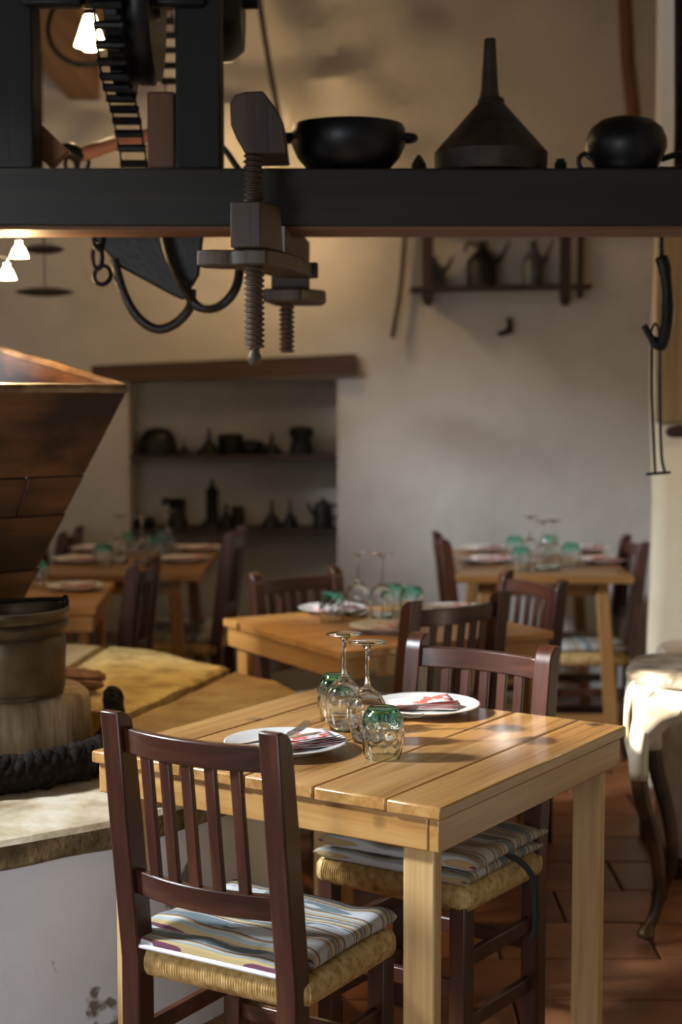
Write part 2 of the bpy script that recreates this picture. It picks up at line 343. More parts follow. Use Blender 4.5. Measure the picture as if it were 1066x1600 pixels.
# glass
def glass(name, col, top=None, bscale=0):
    m, nt, b = newmat(name); L = nt.links
    b.inputs['Transmission Weight'].default_value = 1; b.inputs['Roughness'].default_value = 0.0; b.inputs['IOR'].default_value = 1.42
    b.inputs['Base Color'].default_value = (*col, 1)
    tc = N(nt, 'ShaderNodeTexCoord')
    if top:
        sx = N(nt, 'ShaderNodeSeparateXYZ'); L.new(tc.outputs['Object'], sx.inputs[0])
        mr = N(nt, 'ShaderNodeMapRange'); mr.inputs[1].default_value = 0.06; mr.inputs[2].default_value = 0.102; L.new(sx.outputs['Z'], mr.inputs[0])
        r = ramp(nt, [(0.0, col), (0.55, tuple(a * 0.5 + t_ * 0.5 for a, t_ in zip(col, top))), (1.0, top)]); L.new(mr.outputs[0], r.inputs[0]); L.new(r.outputs[0], b.inputs['Base Color'])
    return m
M['clear'] = glass('clear_glass', (0.98, 0.99, 0.985))
M['green'] = glass('green_tumbler_glass', (0.94, 0.99, 0.975), (0.13, 0.78, 0.60))

# ------------------------------------------------------------------ the room
XL, XR, YB, YF, ZC = -2.6, 2.3, 7.70, -2.2, 4.8
NX0, NX1, NZ0, NZ1, ND = -1.02, -0.018, 0.35, 1.53, 0.28
def lines(a, b, step, marks):
    pts = sorted(set([round(a + (b - a) * i / int((b - a) / step), 4) for i in range(int((b - a) / step) + 1)] + marks))
    out = [pts[0]]
    for p in pts[1:]:
        if p in marks or (p - out[-1] > step * 0.5 and not any(0 < abs(p - q) < step * 0.5 for q in marks)): out.append(p)
    return out
def wall_disp(x, z):
    a = 0.016 * noise.noise((x * 1.3, z * 1.3, 3.1)) + 0.006 * noise.noise((x * 4, z * 4, 8.1))
    k = min(1, max(0, (z - 2.2) / 0.5))
    k *= 1 - min(1, max(0, (x - 0.1) / 0.9))
    a += k * (0.12 * noise.fractal((x * 2.4, z * 3.6, 1.7), 1.0, 2.0, 4))
    return a
bm = nb(); xs = lines(XL, XR, 0.06, [NX0, NX1]); zs = lines(0, ZC, 0.06, [NZ0, NZ1])
V = {}
for i, x in enumerate(xs):
    for j, z in enumerate(zs):
        e = NX0 - 0.01 <= x <= NX1 + 0.01 and NZ0 - 0.01 <= z <= NZ1 + 0.01
        V[i, j] = bm.verts.new((x, YB + (0 if e else wall_disp(x, z)), z))
for i in range(len(xs) - 1):
    for j in range(len(zs) - 1):
        cx, cz = (xs[i] + xs[i + 1]) / 2, (zs[j] + zs[j + 1]) / 2
        if NX0 < cx < NX1 and NZ0 < cz < NZ1: continue
        bm.faces.new((V[i, j], V[i + 1, j], V[i + 1, j + 1], V[i, j + 1]))
q = [(NX0, NZ0), (NX1, NZ0), (NX1, NZ1), (NX0, NZ1)]
f = [bm.verts.new((x, YB, z)) for x, z in q]; g = [bm.verts.new((x, YB + ND, z)) for x, z in q]
for i in range(4): bm.faces.new((f[i], f[(i + 1) % 4], g[(i + 1) % 4], g[i]))
bm.faces.new(g)
obj('wall_back', bm, M['plaster'], kind='structure', auto=35)
bm = nb(); box(bm, ((XL + XR) / 2, (YF + YB) / 2, -0.06), (XR - XL, YB - YF + 0.6, 0.1))
floor = obj('floor', bm, M['grout'], kind='structure')
# terracotta tiles of the floor in view
tm = None; rows = 0
for k in range(-7, 13):
    y = 4.377 + 0.285 * k + 0.1425; off = 0.21 * (k % 2)
    if y > 7.5: continue
    for i in range(-4, 6):
        x = i * 0.42 + off
        if x > XR - 0.25 or (y < 3.0 and x > 1.0): continue
        if x < -0.75: continue
        if tm is None:
            bm = nb(); box(bm, (0, 0, 0), (0.412, 0.277, 0.02)); t = obj('tile', bm, M['tile'], floor, bevel=0.004); tm = t
        else:
            t = tm.copy(); C.objects.link(t)
        t.location = (x, y, -0.010 + random.uniform(-0.0012, 0.0002)); t.rotation_euler = (random.uniform(-.003, .003), random.uniform(-.003, .003), random.uniform(-.004, .004))
bm = nb()   # left wall: a big window y 2.3..4.3, z 1.25..2.8 and a high slot over a pier added to shade the far chairs, y 4.3..5.15 above z 2.45
for y0, y1, z0, z1 in ((YF, 2.3, 0, ZC), (5.15, YB, 0, ZC), (2.3, 4.3, 0, 1.25), (4.3, 5.15, 0, 2.45), (2.3, 5.15, 2.8, ZC)): box(bm, (XL - 0.05, (y0 + y1) / 2, (z0 + z1) / 2), (0.1, y1 - y0, z1 - z0))
obj('wall_left', bm, M['plaster'], kind='structure')
# right-hand wall: its end face looks towards the tables
bm = nb(); n = 40
def rw(x, y, z): return (x + 0.018 * noise.noise((y * 1.1, z * 1.6, 5)) - 0.035 * max(0, 0.7 - z), y + 0.012 * noise.noise((x * 2, z * 2, 1)), z)
path = [(1.56, 7.72), (1.46, 7.2), (1.33, 6.6), (1.24, 6.15), (1.165, 5.97), (1.15, 5.93), (1.16, 5.90), (1.20, 5.885), (1.6, 5.88), (2.0, 5.88), (2.35, 5.88)]
g = [[bm.verts.new(rw(x, y, ZC * j / n)) for j in range(n + 1)] for x, y in path]
for i in range(len(path) - 1):
    for j in range(n): bm.faces.new((g[i][j], g[i + 1][j], g[i + 1][j + 1], g[i][j + 1]))
obj('wall_right', bm, M['plaster_r'], kind='structure', auto=0)
bm = nb()   # wall behind the camera with a wide doorway letting daylight in
for x0, x1, z0, z1 in ((XL, -2.2, 0, ZC), (0.2, XR, 0, ZC), (-2.2, 0.2, 2.3, ZC)): box(bm, ((x0 + x1) / 2, YF - 0.05, (z0 + z1) / 2), (x1 - x0, 0.1, z1 - z0))
obj('wall_front', bm, M['plaster'], kind='structure')
bm = nb(); box(bm, (XR + 0.05, 2.0, ZC / 2), (0.1, 7.8, ZC)); obj('wall_side', bm, M['plaster_r'], kind='structure')
# sloping ceiling and its joists
bm = nb(); prism(bm, [(XL, 3.105), (-1.1, 3.105), (XR, 5.0), (XR, 5.1), (-1.14, 3.205), (XL, 3.205)], YF, YB + .1, 'y')
ceiling = obj('ceiling', bm, M['ceiling'], kind='structure')
for x, z in ((-1.213, 2.845), (-2.1, 2.845)):
    bm = nb(); box(bm, (x, 4.9, z + 0.13), (0.147, 5.58, 0.26)); obj('joist', bm, M['brown_y'], ceiling, bevel=0.006)
# lintel over the niche
t = nb(); hexa(t, [(-1.188, YB - .06, 1.512), (0.07, YB - .06, 1.557), (0.07, YB + .1, 1.557), (-1.188, YB + .1, 1.512)], [(-1.188, YB - .06, 1.594), (0.07, YB - .06, 1.652), (0.07, YB + .1, 1.652), (-1.188, YB + .1, 1.594)])
o = obj('trim_1', t, M['lintel'], kind='structure', bevel=0.006)
# two thin shelves in the niche
for z, lb in ((1.155, 'upper dark wooden shelf board set in the wall niche'), (0.795, 'lower dark wooden shelf board set in the wall niche')):
    bm = nb(); box(bm, ((NX0 + NX1) / 2, YB + 0.135, z), (NX1 - NX0, 0.26, 0.022)); tag(obj('shelf_board', bm, M['shelf'], bevel=0.002), lb, 'shelf', 'shelf boards in the niche')
# ------------------------------------------------------------------ press beam and machinery above
t = thing('press_beam', 'long smoked dark timber beam crossing the room overhead with pans standing on it', 'beam', (0, 4.11, 1.96))
bm = nb(); box(bm, (-0.15, 0, 0), (4.9, 0.22, 0.142)); obj('timber', bm, M['beam'], t, bevel=0.006)
bm = nb(); box(bm, (-0.15, 0, -0.074), (4.9, 0.20, 0.010)); obj('lower_board', bm, M['lamplit_board'], t, bevel=0.002, label='thin strip along the underside, lamplight put into its reddish brown')
def beampost(name, x0, x1, z1, label, mat, y=4.08, d=0.12, cat='post'):
    bm = nb(); box(bm, ((x0 + x1) / 2, y, (2.031 + z1) / 2), (x1 - x0, d, z1 - 2.031))
    return tag(obj(name, bm, mat, bevel=0.006), label, cat)
beampost('timber_post', -1.02, -0.762, 2.95, 'broad dark upright timber on the beam beside the pendant lamp', M['beam_z'])
beampost('timber_post', -0.409, -0.298, 2.95, 'dark upright timber on the beam between chain wheel and clamp', M['beam_z'])
beampost('wooden_block', -0.482, -0.413, 2.224, 'short reddish brown wooden block standing on the beam against an upright', M['brown_z'], 4.09, 0.10, 'block')
# chain wheel
WX, WY, WZ, WR = -0.548, 4.12, 2.475, 0.235
t = thing('chain_wheel', 'black iron sprocket wheel on its axle with a ladder chain round it', 'wheel', (WX, WY, WZ))
MX = RY(PI / 2)
bm = nb(); lathe(bm, [(0, -0.02), (0.05, -0.02), (0.055, -0.008), (0.19, -0.008), (0.195, -0.02), (WR, -0.02), (WR, 0.02), (0.195, 0.02), (0.19, 0.008), (0.055, 0.008), (0.05, 0.03), (0, 0.03)], 40, MX)
obj('wheel_disc', bm, M['iron'], t)
bm = nb(); lathe(bm, [(0, 0.031), (0.215, 0.031), (0.22, 0.04), (0.22, 0.075), (0.212, 0.085), (0.06, 0.080), (0.055, 0.095), (0, 0.095)], 40, MX); obj('cheek', bm, M['castiron'], t)
bm = nb()
for k in range(18):
    a = 2 * PI * k / 18; box(bm, (-0.0, (WR + 0.008) * math.cos(a), (WR + 0.008) * math.sin(a)), (0.032, 0.03, 0.034), RX(a))
o = obj('tooth', bm, M['iron'], t, bevel=0.003); o['kind'] = 'stuff'
bm = nb(); tube(bm, [(-0.212, 0, 0), (0.137, 0, 0)], 0.032, 16); obj('axle', bm, M['iron'], t)
# ladder chain: closed loop in the plane of the wheel
RC = WR + 0.026
loop = []
for k in range(0, 17):
    a = math.radians(100 + 150 * k / 16); loop.append((WX - 0.005, WY + RC * math.cos(a), WZ + RC * math.sin(a)))
loop += [(WX, 4.13, 2.185), (WX, 4.21, 2.135), (WX + .005, 4.265, 2.07), (WX + .005, 4.31, 1.99), (WX, 4.42, 1.93), (WX, 4.62, 1.92), (WX, 4.95, 1.99)] + [tuple(W(px_, py_, y_)) for px_, py_, y_ in ((292, 262, 5.05), (288, 190, 5.1), (274, 135, 5.08), (262, 80, 5.05), (252, 22, 4.98), (246, -30, 4.9))] + [(WX, 4.65, 2.76), (WX, 4.4, 2.745)]
lp = [Vector(p) for p in loop]
sm = []
for i in range(len(lp)):
    a, b_, c, d = lp[i - 1], lp[i], lp[(i + 1) % len(lp)], lp[(i + 2) % len(lp)]
    for k in range(6):
        u = k / 6; sm.append(0.5 * (2 * b_ + (c - a) * u + (2 * a - 5 * b_ + 4 * c - d) * u * u + (3 * b_ - a - 3 * c + d) * u ** 3))
tot = sum((sm[(i + 1) % len(sm)] - sm[i]).length for i in range(len(sm))); NL = int(tot / 0.047)
t = thing('ladder_chain', 'black iron ladder chain looped over the sprocket wheel and hanging behind the beam', 'chain', (WX, WY, WZ - .3))
bm = nb(); LW, LH = 0.066, 0.048
tube(bm, [(-LW / 2, 0, -LH / 2), (LW / 2, 0, -LH / 2), (LW / 2, 0, LH / 2), (-LW / 2, 0, LH / 2)], 0.0085, 8, closed=True)
tube(bm, [(-LW / 2, 0, -LH / 2), (LW / 2, 0, -LH / 2)], 0.0105, 8)
lk = None; acc = 0; nxt = 0; ii = 0
for i in range(len(sm)):
    p, q_ = sm[i], sm[(i + 1) % len(sm)]; seg = (q_ - p).length
    while nxt < acc + seg and ii < NL:
        pos = p.lerp(q_, (nxt - acc) / seg); tan = (q_ - p).normalized()
        if lk is None: o = lk = obj('link', bm, M['iron'], t)
        else: o = lk.copy(); C.objects.link(o)
        o.location = pos - Vector(t.location); o.rotation_euler = (math.atan2(tan.z, tan.y) - PI / 2, 0.0, 0)
        ii += 1; nxt += tot / NL
    acc += seg
t = thing('pulley_drum', 'black round-edged pulley drum behind the upright timber', 'drum', (-0.34, 4.33, 2.51))
bm = nb(); lathe(bm, [(0, -0.07), (0.13, -0.07), (0.155, -0.05), (0.16, 0), (0.155, 0.05), (0.13, 0.08), (0, 0.08)], 32, MX); obj('drum_body', bm, M['castiron'], t)
bm = nb(); tube(bm, [(-.2, 0, 0), (0.12, 0, 0)], 0.02, 12); obj('axle', bm, M['iron'], t)
for x, lb in ((-0.44, 'small black bearing plate with studs beside the upright timber'), (-0.735, 'small black bearing plate on the broad upright timber')):
    t = thing('bearing', lb, 'bearing', (x, 4.02, 2.47))
    bm = nb(); box(bm, (0.03, -0.012, 0.01), (0.15, 0.05, 0.12)); obj('plate', bm, M['castiron'], t, bevel=0.01)
    for sx in (-1, 1):
        bm = nb(); lathe(bm, [(0, 0), (0.010, 0), (0.010, 0.012), (0, 0.016)], 8, T(0.03 + sx * 0.045, -0.037, -0.02) @ RX(PI / 2)); obj('stud', bm, M['steel'] if sx > 0 else M['iron'], t)
# wooden twin-screw clamp hanging through the beam
def screw(bm, x, y, z0, z1, r, pitch=0.013, amp=0.0045):
    n, st = 20, 8; k = int((z1 - z0) / pitch * st); rings = []
    for i in range(k + 1):
        z = z0 + (z1 - z0) * i / k; ring = []
        for j in range(n):
            ph = (z / pitch + j / n) % 1.0
            rr = r - amp + amp * (0.5 + 0.5 * math.cos(2 * PI * ph)) * 1.6
            ring.append(bm.verts.new((x + rr * math.cos(2 * PI * j / n), y + rr * math.sin(2 * PI * j / n), z)))
        rings.append(ring)
    for A, B in zip(rings, rings[1:]):
        for j in range(n): bm.faces.new((A[j], A[(j + 1) % n], B[(j + 1) % n], B[j]))
    bm.faces.new(rings[0][::-1]); bm.faces.new(rings[-1]); return bm
t = thing('screw_clamp', 'brown wooden twin-screw press clamp gripping the dark beam', 'clamp', (-0.205, 3.90, 1.55))
SX, SY = -0.002, -0.055
bm = nb(); screw(bm, SX, SY, 0.035, 0.52, 0.0225); obj('front_screw', bm, M['press'], t, auto=0)
bm = nb(); lathe(bm, [(0, -0.006), (0.012, -0.004), (0.017, 0.006), (0.017, 0.016), (0.012, 0.026), (0.013, 0.036), (0, 0.036)], 20, T(SX, SY, 0)); obj('screw_tip', bm, M['press'], t)
bm = nb(); screw(bm, 0.058, 0.45, 0.035, 0.30, 0.019); obj('rear_screw', bm, M['press'], t, auto=0)
# upper head: chamfered block running back over the beam
prof = [(-0.054, 0.555), (-0.056, 0.605), (-0.045, 0.625), (-0.02, 0.632), (0.022, 0.634), (0.048, 0.60), (0.070, 0.56), (0.078, 0.49), (-0.02, 0.49), (-0.03, 0.515)]
bm = nb(); prism(bm, [(x, z) for x, z in prof], -0.085, 0.14, 'y'); obj('head_block', bm, M['press'], t, bevel=0.004)
bm = nb(); hexa(bm, [(-0.056, -0.105, 0.268), (0.017, -0.112, 0.268), (0.066, 0.04, 0.268), (-0.01, 0.06, 0.268)], [(-0.056, -0.105, 0.376), (0.017, -0.112, 0.376), (0.060, -0.02, 0.376), (-0.01, -0.015, 0.376)]); obj('nut_block', bm, M['press'], t, bevel=0.004)
pl = [(-0.137, -0.07), (-0.10, -0.085), (-0.055, -0.078), (-0.02, -0.105), (0.03, -0.105), (0.075, -0.02), (0.10, 0.10), (0.128, 0.30), (0.145, 0.30), (0.145, 0.36), (0.05, 0.36), (-0.04, 0.06), (-0.13, 0.0)]
bm = nb(); prism(bm, pl, 0.228, 0.266, 'z'); obj('clamp_plate', bm, M['press'], t, bevel=0.005)
bm = nb(); prism(bm, [(0.02, 0.10), (0.07, 0.06), (0.075, 0.30), (0.11, 0.36), (0.12, 0.52), (0.03, 0.52)], 0.255, 0.338, 'z'); obj('rear_block', bm, M['press'], t, bevel=0.004)
bm = nb(); prism(bm, [(0.0, 0.33), (0.10, 0.30), (0.165, 0.42), (0.155, 0.55), (0.02, 0.55)], 0.165, 0.20, 'z'); obj('rear_plate', bm, M['press'], t, bevel=0.006)
bm = nb(); prism(bm, [(0.02, 0.38), (0.12, 0.38), (0.12, 0.5), (0.03, 0.5)], 0.2, 0.26, 'z'); obj('rear_nut', bm, M['press'], t, bevel=0.004)
# strap behind the upright
bm = nb(); tube(bm, spline([W(345, 228, 4.4), W(356, 240, 4.36), W(368, 258, 4.33), W(380, 275, 4.32)]), 0.011, 8, flat=0.5); tag(obj('leather_strap', bm, M['leather']), 'thin black strap end drooping behind the beam next to the clamp head', 'strap')

# ------------------------------------------------------------------ pans, funnel and pot on the beam
t = thing('pan', 'round black two-handled pan standing on the beam beside the clamp', 'pan', (0.019, 4.11, 2.0315))
bm = nb(); R = 0.142
lathe(bm, [(0, 0), (0.075, 0), (0.105, 0.012), (0.128, 0.036), (0.143, 0.068), (0.147, 0.092), (0.143, 0.112), (0.138, 0.120), (0.132, 0.118), (0.136, 0.092), (0.118, 0.04), (0.06, 0.008), (0, 0.008)], 40); obj('bowl', bm, M['castiron'], t)
for s in (-1, 1):
    bm = nb(); tube(bm, spline([(s * 0.138, -0.03, 0.088), (s * 0.158, -0.025, 0.088), (s * 0.166, 0, 0.088), (s * 0.158, 0.025, 0.088), (s * 0.138, 0.03, 0.088)], 6), 0.010, 8); obj('handle', bm, M['castiron'], t)
t = thing('funnel', 'large brown tin funnel standing upside down on the beam, stem upwards', 'funnel', (0.379, 4.11, 2.0315))
bm = nb(); lathe(bm, [(0.138, 0), (0.142, 0.004), (0.144, 0.05), (0.140, 0.055), (0.030, 0.178), (0.027, 0.178), (0.136, 0.053), (0.138, 0.004)], 40, close=True); obj('cone', bm, M['rust'], t)
bm = nb(); lathe(bm, [(0.030, 0.172), (0.035, 0.177), (0.033, 0.185), (0.026, 0.19), (0.024, 0.178)], 32, close=True); obj('collar', bm, M['rust'], t)
bm = nb(); lathe(bm, [(0.027, 0.18), (0.022, 0.21), (0.0145, 0.335), (0.012, 0.335), (0.019, 0.21), (0.024, 0.18)], 24, T(-0.004, 0, 0), close=True); obj('spout', bm, M['rust'], t)
t = thing('cauldron', 'round black pot upside down on the beam near the whitewashed post', 'pot', (0.722, 4.11, 2.0315))
t.scale = (1.07, 1.07, 1.02)
bm = nb(); lathe(bm, [(0.070, 0), (0.074, 0.004), (0.076, 0.018), (0.083, 0.03), (0.096, 0.062), (0.095, 0.085), (0.084, 0.110), (0.06, 0.13), (0.03, 0.138), (0, 0.139)], 36); obj('pot_body', bm, M['castiron'], t)
for s, e in ((-1, 1.0), (1, 1.3)):
    bm = nb(); tube(bm, spline([(s * 0.083, 0, 0.035), (s * 0.098 * e, 0, 0.048), (s * 0.112 * e, 0, 0.034), (s * 0.105 * e, 0, 0.012), (s * 0.078, 0, 0.010)], 6), 0.006 * e, 8); obj('ear', bm, M['castiron'], t)
for px, r, h, lb in ((655, 0.020, 0.055, 'small dark pointed tool tip on the beam between pan and funnel'), (877, 0.016, 0.045, 'small dark tin can on the beam beyond the funnel')):
    t = thing('tin_can' if r < .018 else 'pointed_tool', lb, 'can' if r < .018 else 'tool', (W(px, 250, 4.16).x, 4.17, 2.0315))
    bm = nb()
    if r > .018: lathe(bm, [(0, 0), (r, 0), (r, 0.03), (r * .6, h * .8), (0.004, h), (0, h)], 14)
    else: lathe(bm, [(0, 0), (r, 0), (r, h * .8), (r * .7, h * .85), (r * .7, h), (0, h)], 14)
    obj('body', bm, M['rust'], t)
# hanging leather harness behind the beam
YH = 4.275
t = thing('harness', 'black leather harness with two looped straps hanging under the beam', 'harness', W(260, 380, YH))
L0 = Vector(t.location)
def P(px, py, dy=0): return W(px, py, YH + dy) - L0
front = [(118, 340), (330, 340), (318, 372), (312, 430), (288, 470), (270, 462), (188, 418), (155, 385)]
bm = nb(); hexa(bm, [P(x, y) for x, y in front], [P(x, y, 0.045) for x, y in front]); obj('leather_pad', bm, M['leather'], t, bevel=0.008)
bm = nb(); tube(bm, spline([P(178, 405), P(192, 455), P(215, 495), P(245, 514), P(275, 505), P(297, 480), P(300, 455, .03)]), 0.0125, 10); obj('strap', bm, M['leather'], t)
bm = nb(); tube(bm, spline([P(288, 440, -.03), P(300, 470, -.03), P(320, 482, -.03), P(345, 477, -.02), P(366, 455, -.02), P(374, 420, 0), P(370, 350, .02)]), 0.0125, 10); obj('strap', bm, M['leather'], t)
bm = nb(); tube(bm, spline([P(250, 345, -.04), P(262, 400, -.045), P(280, 440, -.04), P(300, 470, -.03)]), 0.02, 10, flat=0.5, up=Vector((0, 1, 0))); obj('strap', bm, M['leather'], t)
for (x, y, a) in ((152, 402, 0), (160, 430, 1.2), (154, 372, 0.8)):
    bm = nb(); c = P(x, y)
    pts = [c + Vector((0.022 * math.cos(k * PI / 6) * (0.6 if a != 1.2 else 1), 0.010 * a * math.sin(k * PI / 6), 0.032 * math.sin(k * PI / 6) * (1 if a != 1.2 else .8))) for k in range(12)]
    tube(bm, pts, 0.0062, 8, closed=True); obj('ring', bm, M['iron'], t)
# right-hand iron pot hook and the tongs hanging from it
YK = 4.5
t = thing('pot_hook', 'black iron pot hook hanging in front of the old timber post', 'hook', W(1036, 300, YK)); L0 = Vector(t.location)
def P(px, py, dy=0): return W(px, py, YK + dy) - L0
bm = nb(); tube(bm, spline([P(1036, 268, -.25), P(1036, 330, -.15), P(1035, 380), P(1033, 405)]), 0.0075, 8); obj('rod', bm, M['iron'], t)
bm = nb(); tube(bm, spline([P(1033, 400), P(1040, 425), P(1044, 470), P(1042, 510), P(1032, 540), P(1020, 530), P(1006, 508)]), [0.014] + [0.019] * 8 + [0.016] * 8 + [0.018] * 8 + [0.018] * 8 + [0.013] * 8 + [0.010] * 7 + [0.007] * 1 + [0.005], 10, flat=0.6); obj('hook', bm, M['iron'], t)
t = thing('iron_tongs', 'thin iron tongs with two long legs hung from the pot hook', 'tongs', W(1026, 520, YK)); L0 = Vector(t.location)
bm = nb(); tube(bm, spline([P(1019, 545), P(1018, 520), P(1024, 506), P(1031, 520), P(1032, 545)]), 0.0035, 8); obj('loop', bm, M['iron'], t)
bm = nb(); tube(bm, spline([P(1019, 545), P(1019, 620), P(1024, 739)]), 0.0042, 8); obj('leg', bm, M['iron'], t)
bm = nb(); tube(bm, spline([P(1032, 545), P(1032, 640), P(1034, 710), P(1039, 738)]), 0.0042, 8); obj('leg', bm, M['iron'], t)
bm = nb(); tube(bm, [P(1010, 741), P(1048, 738)], 0.004, 8); obj('foot', bm, M['iron'], t)
# timber post let into the right wall
t = thing('old_timber', 'rough old timber post set against the right-hand wall end, whitened towards the top', 'post', (1.222, 5.86, 1.36))
bm = nb(); k = 14; rg = []
for i in range(k + 1):
    z = 2.1 * i / k; d = [0.012 * noise.noise((z * 5, a, 2)) for a in range(4)]
    rg.append([bm.verts.new(p) for p in ((-0.068 + d[0] - .0 * z, -0.05 + d[1], z), (0.11, -0.05 + d[1], z), (0.11, 0.03, z), (-0.068 + d[0], 0.03, z))])
for A, B in zip(rg, rg[1:]):
    for j in range(4): bm.faces.new((A[j], A[(j + 1) % 4], B[(j + 1) % 4], B[j]))
bm.faces.new(rg[0][::-1]); bm.faces.new(rg[-1]); obj('timber', bm, M['timber'], t, bevel=0.01)
bm = nb(); hexa(bm, [(-0.086, -0.065, 0.78), (-0.040, -0.068, 0.78), (-0.038, 0.02, 0.78), (-0.086, 0.02, 0.78)], [(-0.086, -0.065, 2.1), (0.012, -0.068, 2.1), (0.012, 0.02, 2.1), (-0.086, 0.02, 2.1)]); obj('whitewash_strip', bm, M['whitewash'], t, bevel=0.006, label='bluish white limewashed strip')
bm = nb(); tube(bm, [W(1064, -30, 5.0), W(1064, 200, 5.0), W(1063, 262, 4.9)], 0.02, 10); tag(obj('iron_rod', bm, M['iron']), 'black iron rod standing upright beside the whitened timber', 'rod')
t = thing('wooden_peg', 'dark round-ended wooden peg sticking out below the old timber post', 'peg', W(1062, 675, 5.80))
bm = nb(); lathe(bm, [(0, -0.055), (0.012, -0.05), (0.019, -0.035), (0.021, -0.01), (0.020, 0.02), (0.015, 0.06), (0, 0.06)], 16, RZ(0.3) @ RY(PI / 2)); obj('peg_body', bm, M['shelf'], t)
bm = nb(); tube(bm, [(0.03, 0.0, 0), (0.03, 0.12, 0)], 0.009, 8); obj('peg_pin', bm, M['shelf'], t)

# ------------------------------------------------------------------ things on the back wall
YW = YB - 0.05
t = thing('wall_shelf', 'dark wooden bracket shelf on the back wall carrying oil cans', 'shelf', (0.75, YB - 0.09, 1.95)); L0 = Vector(t.location)
bm = nb(); hexa(bm, [(-0.425, -0.08, -0.012), (0.425, -0.08, 0.004), (0.425, 0.07, 0.004), (-0.425, 0.07, -0.012)], [(-0.425, -0.08, 0.010), (0.425, -0.08, 0.026), (0.425, 0.07, 0.026), (-0.425, 0.07, 0.010)]); obj('board', bm, M['shelf'], t, bevel=0.002)
for x in (-0.345, 0.30):
    bm = nb(); box(bm, (x, -0.055, 0.13), (0.052, 0.028, 0.36)); obj('upright', bm, M['shelf'], t, bevel=0.004)
    bm = nb(); lathe(bm, [(0, -0.03), (0.018, -0.025), (0.026, 0), (0, 0.0)], 14, T(x, -0.055, -0.05)); obj('finial', bm, M['shelf'], t)
bm = nb(); box(bm, (0.375, -0.03, 0.12), (0.03, 0.02, 0.32)); obj('batten', bm, M['shelf'], t, bevel=0.002)
bm = nb(); box(bm, (-0.02, -0.04, 0.285), (0.80, 0.08, 0.02)); obj('top_rail', bm, M['shelf'], t, bevel=0.002)
def oilcan(x, z, r, h, mat, label, spout=True, handle=False):
    t = thing('oil_can', label, 'oil can', (x, YB - 0.085, z), 0, 'oil cans on the wall shelf')
    bm = nb(); lathe(bm, [(0, 0), (r, 0), (r, h * .55), (r * .95, h * .6), (r * .35, h * .82), (r * .32, h * .95), (r * .36, h), (0, h)], 20); obj('can_body', bm, mat, t)
    if spout:
        bm = nb(); tube(bm, [(r * .8, 0, h * .5), (r * 1.4, 0, h * .72), (r * 1.9, 0, h * 1.02)], [0.014, 0.008, 0.005], 8); obj('spout', bm, mat, t)
    if handle:
        bm = nb(); tube(bm, spline([(-r * .3, 0, h * .9), (-r * .9, 0, h * .98), (-r * 1.1, 0, h * .78)], 5), 0.007, 8); obj('handle', bm, mat, t)
def sz(x): return 1.962 + (x - 0.75) * 0.0188
oilcan(W(681, 0, 7.6).x, sz(0.45), 0.048, 0.15, M['tin'], 'grey oil can on the wall shelf, tucked behind an upright')
oilcan(W(756, 0, 7.6).x, sz(0.68), 0.070, 0.215, M['iron'], 'widest and darkest oil can on the wall shelf, with curled handle', handle=True)
oilcan(W(837, 0, 7.6).x, sz(0.93), 0.050, 0.215, M['tin'], 'slim bluish grey oil can on the wall shelf')
bm = nb(); tube(bm, spline([W(634, 352, YW), W(626, 450, YW), W(613, 528, YW - .01)]), 0.011, 8); tag(obj('thin_rod', bm, M['rust']), 'thin rusty rod hanging on the back wall beside the bracket shelf', 'rod')
bm = nb(); tube(bm, [W(795, 497, 7.64), W(797, 508, 7.64), W(796, 517, 7.63), W(786, 521, 7.60), W(778, 522, 7.60)], [0.014, 0.016, 0.017, 0.013, 0.011], 8); tag(obj('wall_hook', bm, M['iron']), 'short dark angled iron hook in the bare back wall', 'hook')
bm = nb(); tube(bm, spline([W(401, -40, 7.4), W(408, 20, 7.4), W(424, 120, 7.4), W(440, 205, 7.38), W(444, 240, 7.38)]), 0.0125, 8); tag(obj('bent_rod', bm, M['rust']), 'long bowed dark rod against the rough lamplit wall', 'rod')
bm = nb(); tube(bm, [W(975, -40, 7.5), W(981, 90, 7.5), W(992, 200, 7.5)], [0.033, 0.034, 0.034], 10); tag(obj('wooden_pole', bm, M['brown_z']), 'dark reddish pole leaning on the wall behind the upturned pot', 'pole')
# flat iron lids hanging far left
for px, py, wpx, lb in ((68, 389, 66, 'small dark disc lamp shade on the left, the higher of two'), (70, 456, 92, 'wide dark disc lamp shade on the left, the lower of two')):
    Y = 6.6 if py > 400 else 6.2; c = W(px, py, Y); r = wpx / 2 / FPX * Y
    t = thing('disc_lamp_shade', lb, 'lamp shade', c, 0, 'flat disc shades')
    bm = nb(); lathe(bm, [(0, 0.020), (r * .5, 0.016), (r * .85, 0.006), (r, 0), (r * .85, -0.008), (r * .5, -0.016), (0, -0.018)], 36); obj('disc', bm, M['rust'], t)
    bm = nb(); tube(bm, [(0, 0, 0.02), (0, 0, 1.0)], 0.0028, 6); obj('cord', bm, M['iron'], t)
